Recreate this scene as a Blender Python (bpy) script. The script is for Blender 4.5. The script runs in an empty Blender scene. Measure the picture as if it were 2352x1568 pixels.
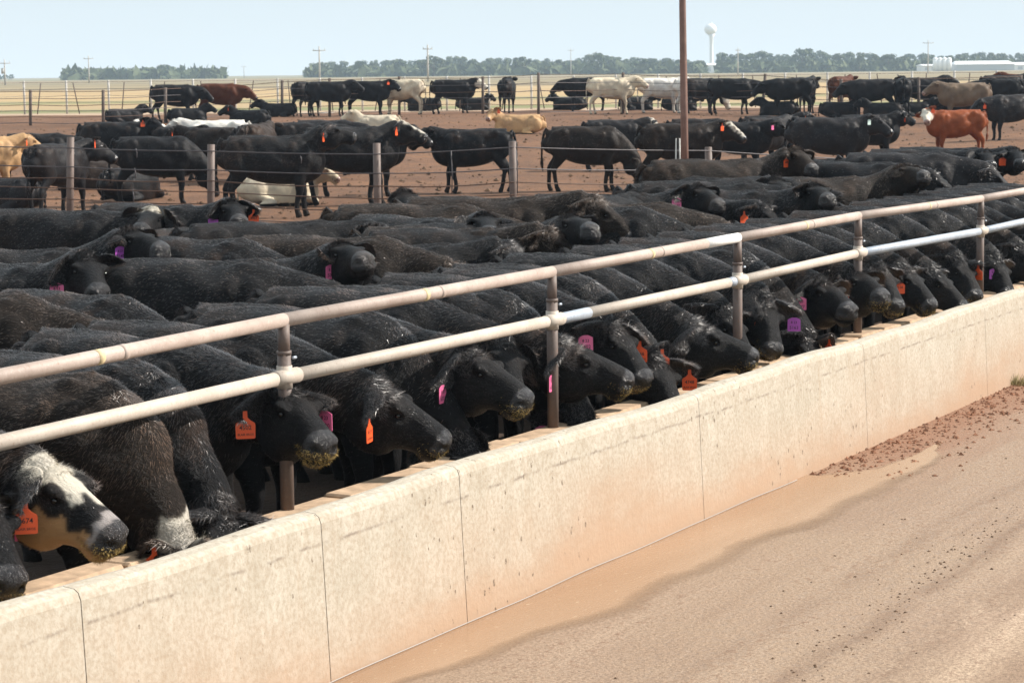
import bpy, math, random
import numpy as np
from mathutils import Vector, Matrix, Euler
random.seed(7); RNG = np.random.default_rng(7)
sc = bpy.context.scene
COL = sc.collection
V = Vector

# ---------------------------------------------------------------- camera
FPX = 5694.0; CAMZ = 2.82
cam_d = bpy.data.cameras.new('camera'); cam = bpy.data.objects.new('camera', cam_d); COL.objects.link(cam)
cam_d.sensor_width = 36.0; cam_d.lens = FPX / 2500 * 36.0; cam_d.clip_start = 0.2; cam_d.clip_end = 9000
PITCH = math.atan(658.0 / FPX); ROLL = math.radians(-0.62)
CM = Matrix.Translation((0, 0, CAMZ)) @ Matrix.Rotation(math.pi/2 - PITCH, 4, 'X') @ Matrix.Rotation(ROLL, 4, 'Z')
cam.matrix_world = CM
cam_d.dof.use_dof = True; cam_d.dof.focus_distance = 15.5; cam_d.dof.aperture_fstop = 11.0
sc.camera = cam
# ---------------------------------------------------------------- light
SUN_EL = 38.0; SUN_AZ = -11.0        # degrees: azimuth measured from +X towards -Y
sdir = V((math.cos(math.radians(SUN_EL))*math.cos(math.radians(SUN_AZ)), -math.cos(math.radians(SUN_EL))*math.sin(math.radians(SUN_AZ)), math.sin(math.radians(SUN_EL))))
sun_d = bpy.data.lights.new('sun', 'SUN'); sun = bpy.data.objects.new('sun', sun_d); COL.objects.link(sun)
sun_d.energy = 5.0; sun_d.angle = math.radians(0.5); sun_d.color = (1.0, 0.93, 0.84)
sun.rotation_euler = sdir.to_track_quat('Z', 'Y').to_euler()
W = bpy.data.worlds.new('World'); sc.world = W; W.use_nodes = True
wn = W.node_tree; sky = wn.nodes.new('ShaderNodeTexSky'); sky.sky_type = 'NISHITA'; sky.sun_disc = False
sky.sun_elevation = math.radians(SUN_EL); sky.sun_rotation = math.radians(90 + SUN_AZ)
sky.air_density = 1.0; sky.dust_density = 1.2; sky.ozone_density = 1.0
bg = wn.nodes['Background']; bg.inputs[1].default_value = 0.055
_g = wn.nodes.new('ShaderNodeTexCoord'); _s = wn.nodes.new('ShaderNodeSeparateXYZ'); wn.links.new(_g.outputs['Generated'], _s.inputs[0])
_r = wn.nodes.new('ShaderNodeValToRGB'); wn.links.new(_s.outputs[2], _r.inputs[0])          # milky autumn haze low in the sky, equal all round
for _e, (_p, _c) in zip([_r.color_ramp.elements[0], _r.color_ramp.elements[1], _r.color_ramp.elements.new(.5)], [(0, .97), (.15, 0.0), (.055, .72)]):
    _e.position = _p; _e.color = (_c, _c, _c, 1)
_m = wn.nodes.new('ShaderNodeMix'); _m.data_type = 'RGBA'; wn.links.new(_r.outputs[0], _m.inputs[0]); wn.links.new(sky.outputs[0], _m.inputs[6]); _m.inputs[7].default_value = (11.3, 12.6, 13.3, 1)
wn.links.new(_m.outputs[2], bg.inputs[0])
sc.view_settings.view_transform = 'Standard'; sc.view_settings.look = 'None'
sc.view_settings.gamma = 1.0; sc.view_settings.use_curve_mapping = False
sc.view_settings.exposure = 0.50
sc.cycles.max_bounces = 6; sc.cycles.volume_bounces = 1; sc.cycles.volume_step_rate = 4

# ---------------------------------------------------------------- pixel <-> world (picture coordinates 2352 x 1568)
K = 2500 / 2352
def ray(x, y):
    d = V(((x - 1176) * K / FPX, -(y - 784) * K / FPX, -1.0))
    return (CM.to_3x3() @ d)
def project(p):
    q = CM.inverted() @ V(p)
    return (q.x / -q.z * FPX / K + 1176, -q.y / -q.z * FPX / K + 784)
ORG = V((0, 0, CAMZ))
def at_depth(x, y, Y):
    d = ray(x, y); return ORG + d * (Y / d.y)
def horizon_y(x):
    lo, hi = 0.0, 600.0
    for _ in range(30):
        m = (lo + hi) / 2
        if ray(x, m).z > 0: lo = m
        else: hi = m
    return lo
_vp = ray(4050, 137); _vp.z = 0; D = _vp.normalized()          # along the bunk, away from the camera
N = V((D.y, -D.x, 0))                                          # towards the road
def plane_pt(x, y, c):                                         # vertical plane N.P = c
    d = ray(x, y); return ORG + d * (c / d.dot(N))
def fr(t, c, z=0.0): return V((D.x * t + N.x * c, D.y * t + N.y * c, z))
def tc(p): p = V(p); return (D.x * p.x + D.y * p.y, N.x * p.x + N.y * p.y)
C_RAIL = -6.77; C_WALL = -5.80
def smooth(a, b, x):
    t = min(1, max(0, (x - a) / (b - a))); return t * t * (3 - 2 * t)
GY = [0, 15, 36, 57, 70, 84, 96, 125, 200, 400, 1200, 4000]
GZ = [.03, .05, .33, .34, .70, 1.14, 1.22, 1.10, 1.20, 1.35, 1.2, 0.5]
def pen_z(x, y): return float(np.interp(y, GY, GZ))
def ground_pt(x, y, cc=None):
    d = ray(x, y); Y = 12.0; best = None
    for _ in range(900):
        p = ORG + d * (Y / d.y)
        if p.z <= pen_z(p.x, p.y): return p
        Y *= 1.01
    return p
def on_z(x, y, z):
    d = ray(x, y); return ORG + d * ((z - CAMZ) / d.z)

# ---------------------------------------------------------------- materials
def new_mat(name):
    m = bpy.data.materials.new(name); m.use_nodes = True
    nt = m.node_tree; return m, nt, nt.nodes['Principled BSDF']
def nd(nt, typ, props=None, **inp):
    n = nt.nodes.new(typ)
    for k, v in (props or {}).items(): setattr(n, k, v)
    for k, v in inp.items():
        k2 = int(k[1:]) if k[0] == 'i' and k[1:].isdigit() else k.replace('_', ' ')
        s = n.inputs[k2]
        if isinstance(v, bpy.types.NodeSocket): nt.links.new(v, s)
        else: s.default_value = v
    return n
def rgb(c): return (c[0], c[1], c[2], 1.0)
def ramp(nt, fac, stops, interp='LINEAR'):
    r = nt.nodes.new('ShaderNodeValToRGB'); nt.links.new(fac, r.inputs[0]); cr = r.color_ramp; cr.interpolation = interp
    while len(cr.elements) < len(stops): cr.elements.new(0.5)
    for e, (p, c) in zip(cr.elements, stops):
        e.position = p; e.color = rgb(c) if isinstance(c, (tuple, list)) else (c, c, c, 1)
    return r.outputs[0]
def mixc(nt, f, a, b, mode='MIX'):
    n = nt.nodes.new('ShaderNodeMix'); n.data_type = 'RGBA'; n.blend_type = mode
    for k, v in ((0, f), (6, a), (7, b)):
        if isinstance(v, bpy.types.NodeSocket): nt.links.new(v, n.inputs[k])
        elif k == 0: n.inputs[0].default_value = v
        else: n.inputs[k].default_value = rgb(v)
    return n.outputs[2]
def math_(nt, op, a, b=0.0, clamp=False):
    n = nt.nodes.new('ShaderNodeMath'); n.operation = op; n.use_clamp = clamp
    for k, v in ((0, a), (1, b)):
        if isinstance(v, bpy.types.NodeSocket): nt.links.new(v, n.inputs[k])
        else: n.inputs[k].default_value = v
    return n.outputs[0]
def noise(nt, vec, scale, detail=4, rough=0.6, dist=0.0):
    n = nd(nt, 'ShaderNodeTexNoise', None, Scale=scale, Detail=detail, Roughness=rough, Distortion=dist)
    if vec is not None: nt.links.new(vec, n.inputs['Vector'])
    return n.outputs[0]
def mapping(nt, vec, scale=(1, 1, 1), rot=(0, 0, 0), loc=(0, 0, 0)):
    n = nd(nt, 'ShaderNodeMapping', None, Vector=vec, Scale=scale, Rotation=rot, Location=loc); return n.outputs[0]
def bump(nt, b, h, strength, dist=0.02):
    n = nd(nt, 'ShaderNodeBump', None, Height=h, Strength=strength, Distance=dist); nt.links.new(n.outputs[0], b.inputs['Normal'])
def pos(nt): return nt.nodes.new('ShaderNodeNewGeometry').outputs['Position']
def objc(nt): return nt.nodes.new('ShaderNodeTexCoord').outputs['Object']
def setb(b, **k):
    for n, v in k.items():
        s = b.inputs[n.replace('_', ' ')]
        if isinstance(v, bpy.types.NodeSocket): s.id_data.links.new(v, s)
        elif isinstance(v, (tuple, list)): s.default_value = rgb(v)
        else: s.default_value = v
def simple(name, c, rough=0.7, metal=0.0, nscale=None, namp=0.35, bmp=0.0, dark=None):
    m, nt, b = new_mat(name)
    if nscale:
        f = noise(nt, objc(nt), nscale)
        col = mixc(nt, ramp(nt, f, [(0.3, 0.0), (0.7, 1.0)]), tuple(x * (1 - namp) for x in c) if dark is None else dark, tuple(min(1, x * (1 + namp * .5)) for x in c))
        setb(b, Base_Color=col)
        if bmp: bump(nt, b, f, bmp)
    else: setb(b, Base_Color=c)
    setb(b, Roughness=rough, Metallic=metal); return m

# bunk frame vector (t, c, z) from world position, rotation about Z
ang = math.atan2(D.y, D.x)
def bunkvec(nt): return mapping(nt, pos(nt), rot=(0, 0, -ang))   # x = t, y = -c side

def mat_concrete():
    m, nt, b = new_mat('bunk_concrete'); v = bunkvec(nt)
    sp = nd(nt, 'ShaderNodeSeparateXYZ', None, Vector=v)
    big = noise(nt, mapping(nt, v, scale=(.35, 1, .8)), 1.6, 5, .62)
    fine = noise(nt, v, 38, 4, .7)
    mid = noise(nt, mapping(nt, v, scale=(1, 1, .5)), 6, 5, .7)
    base = mixc(nt, ramp(nt, mid, [(.28, 0.), (.7, 1.)]), (.39, .345, .275), (.52, .475, .40))
    base = mixc(nt, ramp(nt, fine, [(.36, .6), (.6, 0.)]), base, (.30, .235, .165))
    # clay splash rising unevenly from the ground
    h = math_(nt, 'ADD', sp.outputs[2], math_(nt, 'MULTIPLY', math_(nt, 'SUBTRACT', big, .5), -1.1))
    st = ramp(nt, h, [(.0, .92), (.12, .75), (.32, .33), (.62, 0.)])
    base = mixc(nt, st, base, (.39, .255, .165))
    rust = noise(nt, mapping(nt, v, scale=(3.5, 3, .25)), 2.6, 3, .7)      # vertical run marks
    base = mixc(nt, ramp(nt, rust, [(.60, 0.), (.8, .30)]), base, (.40, .27, .17))
    # pits and splashes
    vo = nd(nt, 'ShaderNodeTexVoronoi', {'feature': 'F1'}, Vector=mapping(nt, v, scale=(1, 1, .62)), Scale=16.0, Randomness=1.0)
    zone = noise(nt, v, 1.3, 2, .5)
    pit = math_(nt, 'LESS_THAN', vo.outputs['Distance'], math_(nt, 'MULTIPLY', math_(nt, 'SUBTRACT', zone, .38), .72))
    pit2 = math_(nt, 'MULTIPLY', pit, ramp(nt, fine, [(.45, 0.), (.56, 1.)]))
    base = mixc(nt, math_(nt, 'MULTIPLY', pit2, .85), base, (.13, .09, .055))
    # form line near the top
    wob = math_(nt, 'MULTIPLY', math_(nt, 'SUBTRACT', noise(nt, mapping(nt, v, scale=(1, 0, 0)), 2.2, 6, .8), .5), .07)
    ln = math_(nt, 'ABSOLUTE', math_(nt, 'SUBTRACT', math_(nt, 'ADD', sp.outputs[2], wob), .655))
    lm = math_(nt, 'MULTIPLY', ramp(nt, ln, [(0., 1.), (.012, 0.)]), ramp(nt, mid, [(.45, 0.), (.6, .8)]))
    base = mixc(nt, lm, base, (.17, .13, .1))
    setb(b, Base_Color=base, Roughness=.88)
    hh = math_(nt, 'SUBTRACT', math_(nt, 'ADD', math_(nt, 'MULTIPLY', fine, .5), mid), math_(nt, 'MULTIPLY', pit2, .6))
    bump(nt, b, hh, .45, .012); return m
TMUD = 15.0
def mat_road():
    m, nt, b = new_mat('road_surface'); v = bunkvec(nt); sp = nd(nt, 'ShaderNodeSeparateXYZ', None, Vector=v)
    # distance from wall foot, metres
    w = math_(nt, 'SUBTRACT', -C_WALL, sp.outputs[1])       # y' = -c  -> w = c - C_WALL
    grit = noise(nt, v, 52, 4, .8); g2 = noise(nt, v, 17, 5, .75)
    streak = noise(nt, mapping(nt, v, scale=(.16, 1.9, 1)), 1.5, 7, .68, .5)
    blot = noise(nt, v, .55, 5, .6)
    base = mixc(nt, ramp(nt, streak, [(.3, 0.), (.68, 1.)]), (.30, .19, .125), (.58, .43, .31))
    base = mixc(nt, ramp(nt, blot, [(.42, 0.), (.6, .6)]), base, (.50, .37, .25))
    # bare concrete far from the wall
    ww = math_(nt, 'ADD', w, math_(nt, 'MULTIPLY', math_(nt, 'SUBTRACT', blot, .5), 1.6))
    tt = math_(nt, 'ADD', math_(nt, 'MULTIPLY', sp.outputs[0], -.02), 0)
    bare = ramp(nt, math_(nt, 'ADD', math_(nt, 'MULTIPLY', ww, .1), tt), [(.185, 0.), (.215, .9)])
    base = mixc(nt, bare, base, (.40, .365, .30))
    # wheel tracks running parallel to the bunk
    for wc_, wd_, st_ in ((1.45, .10, .6), (1.9, .09, .9), (2.3, .16, .6), (2.85, .2, .6), (3.4, .1, .5)):
        dd = math_(nt, 'ABSOLUTE', math_(nt, 'SUBTRACT', math_(nt, 'ADD', w, math_(nt, 'MULTIPLY', math_(nt, 'SUBTRACT', noise(nt, mapping(nt, v, scale=(.12, 0, 0)), 1.7, 4, .6), .5), .5)), wc_))
        tk = math_(nt, 'MULTIPLY', ramp(nt, math_(nt, 'DIVIDE', dd, wd_ * 4), [(0., st_), (.35, 0.)]), ramp(nt, noise(nt, mapping(nt, v, scale=(.35, 1.5, 1)), 3.1, 4, .7), [(.33, 0.), (.52, 1.)]))
        base = mixc(nt, tk, base, (.19, .11, .065))
    # damp silt near the wall
    we = math_(nt, 'ADD', w, math_(nt, 'MULTIPLY', math_(nt, 'SUBTRACT', streak, .5), 1.3))
    damp = ramp(nt, math_(nt, 'MULTIPLY', we, .2), [(.30, 1.), (.42, .75), (.54, 0.)])
    base = mixc(nt, math_(nt, 'MULTIPLY', damp, .62), base, (.255, .165, .108))
    tq = ramp(nt, math_(nt, 'MULTIPLY', sp.outputs[0], .02), [(TMUD * .02 - .02, 0.), (TMUD * .02 + .02, 1.)])
    mud = math_(nt, 'MULTIPLY', tq, ramp(nt, we, [(.35, 1.), (.95, 0.)])); base = mixc(nt, math_(nt, 'MULTIPLY', mud, .85), base, (.26, .112, .058))
    clod = math_(nt, 'MULTIPLY', ramp(nt, streak, [(.50, 0.), (.56, 1.), (.61, 1.), (.66, 0.)]), ramp(nt, g2, [(.53, 0.), (.63, .75)]))
    base = mixc(nt, clod, base, (.19, .10, .06))
    base = mixc(nt, ramp(nt, grit, [(.4, .75), (.55, 0.)]), base, (.17, .11, .07))
    base = mixc(nt, ramp(nt, grit, [(.6, 0.), (.72, .5)]), base, (.60, .49, .37))
    rough = math_(nt, 'SUBTRACT', .92, math_(nt, 'MULTIPLY', math_(nt, 'MULTIPLY', damp, ramp(nt, g2, [(.38, 1.), (.55, .1)])), .55))
    setb(b, Base_Color=base, Roughness=rough)
    bump(nt, b, math_(nt, 'ADD', math_(nt, 'MULTIPLY', g2, 1.3), grit), .55, .014); return m
def mat_puddle():
    m, nt, b = new_mat('muddy_water'); v = bunkvec(nt)
    f = noise(nt, mapping(nt, v, scale=(.25, 1.3, 1)), 1.3, 4, .6, .5)
    fl = noise(nt, mapping(nt, v, scale=(.5, 1, 1)), 42, 2, .8)
    c = mixc(nt, ramp(nt, f, [(.3, 0.), (.7, 1.)]), (.28, .17, .10), (.36, .235, .15))
    c = mixc(nt, ramp(nt, fl, [(.66, 0.), (.74, .7)]), c, (.55, .42, .29))
    ed = nd(nt, 'ShaderNodeAttribute', {'attribute_name': 'edge'}).outputs['Fac']
    rag = math_(nt, 'ADD', math_(nt, 'MULTIPLY', noise(nt, mapping(nt, v, scale=(.5, 1.2, 1)), 2.2, 6, .7), .8), math_(nt, 'MULTIPLY', noise(nt, v, 30, 3, .8), .3))
    al = ramp(nt, math_(nt, 'SUBTRACT', ed, math_(nt, 'MULTIPLY', rag, .5)), [(.0, 0.), (.42, 1.)]); setb(b, Alpha=al)
    c = mixc(nt, ramp(nt, ed, [(.15, .35), (.6, 0.)]), c, (.27, .165, .11))
    setb(b, Base_Color=c, Roughness=ramp(nt, fl, [(.4, .16), (.7, .4)]), Specular_IOR_Level=.5)
    bump(nt, b, noise(nt, mapping(nt, v, scale=(.5, 1, 1)), 9, 3, .6), .08, .02); return m
def mat_pen():
    m, nt, b = new_mat('pen_dirt'); v = pos(nt)
    a = noise(nt, v, .35, 5, .65); c2 = noise(nt, v, 3.2, 5, .75); c3 = noise(nt, v, 11, 3, .8)
    base = mixc(nt, ramp(nt, a, [(.35, 0.), (.65, 1.)]), (.12, .051, .021), (.20, .092, .040))
    base = mixc(nt, ramp(nt, c2, [(.36, .75), (.56, 0.)]), base, (.075, .042, .026))
    base = mixc(nt, ramp(nt, c3, [(.58, 0.), (.72, .5)]), base, (.36, .23, .135))
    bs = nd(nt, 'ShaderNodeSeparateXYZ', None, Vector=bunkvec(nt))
    apron_shade = math_(nt, 'ADD', math_(nt, 'MULTIPLY', bs.outputs[1], .05), math_(nt, 'MULTIPLY', math_(nt, 'SUBTRACT', a, .5), .25))
    base = mixc(nt, ramp(nt, apron_shade, [(.50, .85), (.66, 0.)]), base, (.045, .030, .021))      # manure tone near the bunk, darkened further as painted shade under the cattle
    setb(b, Base_Color=base, Roughness=.95); bump(nt, b, math_(nt, 'ADD', c2, math_(nt, 'MULTIPLY', c3, .4)), .8, .09); return m
def mat_field():
    m, nt, b = new_mat('field_soil'); v = pos(nt); sp = nd(nt, 'ShaderNodeSeparateXYZ', None, Vector=v)
    n1 = noise(nt, mapping(nt, v, scale=(.25, 1, 1)), .05, 5, .6); n2 = noise(nt, mapping(nt, v, scale=(.3, 1, 1)), 1.4, 4, .7)
    n3 = noise(nt, mapping(nt, v, scale=(.08, 1, 1)), .02, 3, .5)
    y = math_(nt, 'ADD', sp.outputs[1], math_(nt, 'MULTIPLY', math_(nt, 'SUBTRACT', n1, .5), 8.0))
    yr = math_(nt, 'DIVIDE', y, 1000.0)
    S = [(.0, (.20, .11, .06)), (.0965, (.20, .11, .06)), (.0975, (.44, .31, .22)), (.1045, (.46, .32, .23)), (.106, (.15, .17, .055)), (.119, (.17, .18, .065)),
         (.122, (.36, .25, .13)), (.140, (.38, .26, .13)), (.146, (.19, .19, .07)), (.156, (.22, .20, .08)), (.162, (.42, .28, .13)), (.25, (.40, .27, .13)),
         (.27, (.19, .145, .08)), (.5, (.17, .14, .08)), (.65, (.25, .18, .10)), (.9, (.15, .14, .075))]
    base = ramp(nt, yr, S)
    base = mixc(nt, ramp(nt, n2, [(.35, .5), (.6, 0.)]), base, (.22, .17, .09))
    base = mixc(nt, ramp(nt, n3, [(.45, 0.), (.62, .35)]), base, (.45, .36, .2))
    setb(b, Base_Color=base, Roughness=.95); return m
def mat_pipe(name, c, c2, metal=0.0, rough=.6):
    m, nt, b = new_mat(name); o = objc(nt)
    a = noise(nt, o, 3, 5, .7); f = noise(nt, o, 55, 4, .7)
    col = mixc(nt, ramp(nt, a, [(.35, 0.), (.65, 1.)]), c, c2)
    col = mixc(nt, ramp(nt, f, [(.58, 0.), (.7, .55)]), col, (.23, .11, .06))
    col = mixc(nt, ramp(nt, f, [(.3, .5), (.42, 0.)]), col, tuple(min(1, x * 1.35) for x in c2))
    setb(b, Base_Color=col, Roughness=rough, Metallic=metal); bump(nt, b, f, .25, .003); return m
def mat_coat(name, hair=False, sleek=False):
    m, nt, b = new_mat(name)
    at = nd(nt, 'ShaderNodeAttribute', {'attribute_name': 'Col'}); wet = nd(nt, 'ShaderNodeAttribute', {'attribute_name': 'wet'})
    oi = nt.nodes.new('ShaderNodeObjectInfo'); o = objc(nt)
    a = noise(nt, o, 2.6, 4, .65); f = noise(nt, mapping(nt, o, scale=(.22, 1.3, 1.0), rot=(0, .6, 0)), 46, 5, .75, .8)
    col = mixc(nt, ramp(nt, a, [(.36, 1.), (.68, .0)]), at.outputs[0], (.62, .62, .66), 'MULTIPLY')
    k = ramp(nt, a, [(.50, 0.), (.72, 1.)])
    kk = math_(nt, 'MULTIPLY', k, ramp(nt, oi.outputs['Random'], [(.25, .1), (1., .9)]))
    dust = nd(nt, 'ShaderNodeAttribute', {'attribute_name': 'dust'})
    kk = math_(nt, 'MULTIPLY', kk, dust.outputs['Fac'])
    col = mixc(nt, kk, col, (.075, .042, .026))
    bw = nt.nodes.new('ShaderNodeRGBToBW'); nt.links.new(at.outputs[0], bw.inputs[0])
    dk = ramp(nt, bw.outputs[0], [(.05, 1.), (.14, 0.)])          # only dark coats: sunlit gloss painted into hair colour, shade between hairs into undercoat
    if hair: col = mixc(nt, dk, col, mixc(nt, 1.0, col, (2.9, 2.8, 2.7), 'MULTIPLY'))
    elif sleek: col = mixc(nt, dk, col, mixc(nt, 1.0, col, (.45, .45, .47), 'MULTIPLY'))
    else: col = mixc(nt, math_(nt, 'MULTIPLY', dk, ramp(nt, f, [(.35, .75), (.7, .1)])), col, mixc(nt, 1.0, col, (.12, .12, .12), 'MULTIPLY'))
    r = mixc(nt, wet.outputs['Fac'], mixc(nt, f, (.58,) * 3, (.40,) * 3) if not hair else (.36, .36, .36), (.22, .22, .22))
    setb(b, Base_Color=col, Roughness=r, Specular_IOR_Level=mixc(nt, wet.outputs['Fac'], (.10,) * 3, (.5,) * 3) if not hair else .50)
    if not hair: 
        setb(b, Sheen_Weight=.0, Sheen_Roughness=.4)
        bump(nt, b, math_(nt, 'ADD', math_(nt, 'MULTIPLY', a, 1.2), math_(nt, 'MULTIPLY', f, .35 if sleek else 1.1)), .75, .022)
        if sleek: setb(b, Roughness=.36, Specular_IOR_Level=.36)
    return m

M = {}
TMUD = tc(on_z(1930, 1085, 0))[0]
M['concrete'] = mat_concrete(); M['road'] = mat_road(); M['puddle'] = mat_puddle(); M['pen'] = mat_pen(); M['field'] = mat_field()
M['rail'] = mat_pipe('weathered_rail_paint', (.34, .26, .22), (.46, .375, .325))
M['rail_pale'] = mat_pipe('pale_rail_paint', (.43, .36, .30), (.53, .46, .39))
M['galv'] = mat_pipe('galvanized_pipe', (.40, .45, .52), (.56, .61, .68), .35, .38)
M['white_metal'] = mat_pipe('bare_bright_pipe', (.75, .73, .70), (.85, .84, .82))
M['post'] = mat_pipe('post_paint', (.10, .073, .062), (.17, .125, .107))
M['mast'] = mat_pipe('mast_rust_paint', (.16, .085, .065), (.24, .14, .11))
M['darkpost'] = simple('weathered_dark_post', (.13, .10, .085), .8, 0, 8)
M['greypost'] = simple('grey_post', (.52, .50, .47), .8, 0, 8)
M['cable'] = simple('steel_cable', (.10, .09, .095), .55, .2, 20)
M['rusty_cable'] = simple('rusty_steel_cable', (.11, .06, .04), .7, .0, 20)
M['wood'] = simple('curb_block', (.50, .35, .23), .9, 0, 9, .4, .3)
M['yellow_paint'] = simple('faded_yellow_paint', (.60, .48, .28), .7, 0, 30)
M['orange_tag'] = simple('orange_plastic', (.85, .11, .025), .45)
M['pink_tag'] = simple('pink_plastic', (.80, .16, .34), .45)
M['purple_tag'] = simple('purple_plastic', (.46, .10, .50), .45)
M['white_tag'] = simple('pale_plastic', (.55, .70, .66), .45)
M['green_tag'] = simple('green_plastic', (.03, .55, .30), .45)
M['ink'] = simple('black_ink', (.01, .01, .012), .6)
M['coat'] = mat_coat('cattle_coat'); M['sleek'] = mat_coat('sleek_cattle_coat', False, True); M['hair'] = mat_coat('cattle_hair', True)
M['eye'] = simple('eye_gloss', (.008, .006, .005), .06)
M['feed'] = simple('chopped_feed', (.52, .36, .12), .85, 0, 40, .6)
M['leaf'] = None
M['trunk'] = simple('bark', (.12, .09, .065), .9)
M['white_roof'] = simple('white_sheet_metal', (.86, .87, .88), .5)
M['grey_wall'] = simple('grey_sheet_metal', (.52, .56, .6), .6)
M['red_clod'] = simple('reddish_crumbled_dirt', (.24, .11, .06), .95, 0, 6, .5)
M['clod'] = simple('dry_clod', (.13, .075, .042), .95, 0, 6, .5)
M['waterline_glint'] = simple('pale_glint', (.36, .32, .29), .6)
def mat_leaf():
    m, nt, b = new_mat('tree_leaves'); oi = nt.nodes.new('ShaderNodeObjectInfo')
    f = noise(nt, pos(nt), .5, 3, .6)
    c = mixc(nt, ramp(nt, f, [(.35, 0.), (.65, 1.)]), (.028, .05, .016), (.085, .115, .035))
    c = mixc(nt, math_(nt, 'MULTIPLY', oi.outputs['Random'], .5), c, (.10, .105, .035)); setb(b, Base_Color=c, Roughness=.8); return m
M['leaf'] = mat_leaf()

# ---------------------------------------------------------------- mesh helpers
def mesh_np(name, co, quads=None, tris=None, smooth_=True):
    me = bpy.data.meshes.new(name); co = np.asarray(co, np.float32)
    q = np.zeros((0, 4), np.int32) if quads is None else np.asarray(quads, np.int32).reshape(-1, 4)
    t = np.zeros((0, 3), np.int32) if tris is None else np.asarray(tris, np.int32).reshape(-1, 3)
    me.vertices.add(len(co)); me.vertices.foreach_set('co', co.ravel())
    me.loops.add(q.size + t.size); me.loops.foreach_set('vertex_index', np.concatenate([q.ravel(), t.ravel()]))
    me.polygons.add(len(q) + len(t))
    me.polygons.foreach_set('loop_start', np.concatenate([np.arange(len(q)) * 4, q.size + np.arange(len(t)) * 3]).astype(np.int32))
    me.polygons.foreach_set('use_smooth', np.full(len(q) + len(t), smooth_))
    me.update(calc_edges=True); return me
class MB:
    def __init__(s): s.v = []; s.q = []; s.t = []; s.n = 0
    def add(s, co, q=(), t=()):
        co = np.asarray(co, float).reshape(-1, 3); s.v.append(co)
        if len(q): s.q.append(np.asarray(q, int).reshape(-1, 4) + s.n)
        if len(t): s.t.append(np.asarray(t, int).reshape(-1, 3) + s.n)
        s.n += len(co)
    def box(s, c, sx, sy, sz, R=None):
        p = np.array([[x, y, z] for x in (-.5, .5) for y in (-.5, .5) for z in (-.5, .5)]) * (sx, sy, sz)
        if R is not None: p = p @ np.array(R).T
        s.add(p + np.array(c), [(0, 1, 3, 2), (4, 6, 7, 5), (0, 4, 5, 1), (2, 3, 7, 6), (0, 2, 6, 4), (1, 5, 7, 3)])
    def tube(s, pts, rad, n=10, A=None, cap=True, pw=2.0):
        """closed tube through pts; rad scalar, list or list of (ra, rb)"""
        P = np.array([tuple(p) for p in pts], float); m = len(P)
        R = [rad] * m if np.isscalar(rad) else list(rad)
        R = np.array([(r, r) if np.isscalar(r) else tuple(r) for r in R])
        T = np.gradient(P, axis=0); T /= np.linalg.norm(T, axis=1)[:, None] + 1e-9
        if A is None:
            a0 = np.array([0, 0, 1.]) if abs(T[0][2]) < .9 else np.array([1., 0, 0])
            AA = np.cross(np.tile(a0, (m, 1)), T)
        else:
            AA = np.array(A, float); AA = np.tile(AA, (m, 1)) if AA.ndim == 1 else AA
            AA = AA - (AA * T).sum(1)[:, None] * T
        AA = AA / (np.linalg.norm(AA, axis=1)[:, None] + 1e-9); B = np.cross(T, AA)
        th = np.arange(n) * 2 * math.pi / n; c, s_ = np.cos(th), np.sin(th)
        c = np.sign(c) * np.abs(c) ** (2 / pw); s_ = np.sign(s_) * np.abs(s_) ** (2 / pw)
        co = P[:, None, :] + AA[:, None, :] * (R[:, 0, None] * c)[..., None] + B[:, None, :] * (R[:, 1, None] * s_)[..., None]
        q = []
        i = np.arange(n); j = (i + 1) % n
        for k in range(m - 1): q.append(np.stack([k * n + i, k * n + j, (k + 1) * n + j, (k + 1) * n + i], 1))
        t = []
        co = co.reshape(-1, 3)
        if cap:
            co = np.vstack([co, P[0], P[-1]])
            t = np.vstack([np.stack([np.full(n, m * n), j, i], 1), np.stack([np.full(n, m * n + 1), (m - 1) * n + i, (m - 1) * n + j], 1)])
        s.add(co, np.vstack(q), t)
    def ell(s, c, r, R=None, n=14, m=9):
        th = np.arange(n) * 2 * math.pi / n; ph = np.linspace(0, math.pi, m + 2)[1:-1]
        p = [[math.sin(a) * math.cos(b), math.sin(a) * math.sin(b), math.cos(a)] for a in ph for b in th] + [[0, 0, 1], [0, 0, -1]]
        p = np.array(p) * np.array(r)
        if R is not None: p = p @ np.array(R).T
        i = np.arange(n); j = (i + 1) % n
        q = np.vstack([np.stack([k * n + i, (k + 1) * n + i, (k + 1) * n + j, k * n + j], 1) for k in range(m - 1)])
        t = np.vstack([np.stack([np.full(n, m * n), i, j], 1), np.stack([np.full(n, m * n + 1), (m - 1) * n + j, (m - 1) * n + i], 1)])
        s.add(p + np.array(c), q, t)
    def mesh(s, name, smooth_=True):
        return mesh_np(name, np.vstack(s.v), np.vstack(s.q) if s.q else None, np.vstack(s.t) if s.t else None, smooth_)
def link(name, me, mat=None, parent=None, **props):
    o = bpy.data.objects.new(name, me); COL.objects.link(o)
    if mat is not None and me is not None and not me.materials: me.materials.append(mat)
    if parent is not None: o.parent = parent
    for k, v in props.items(): o[k] = v
    return o
def empty(name, loc, rz=0.0, **props):
    o = bpy.data.objects.new(name, None); COL.objects.link(o); o.location = loc; o.rotation_euler = (0, 0, rz); o.empty_display_size = .2
    for k, v in props.items(): o[k] = v
    return o
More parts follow.
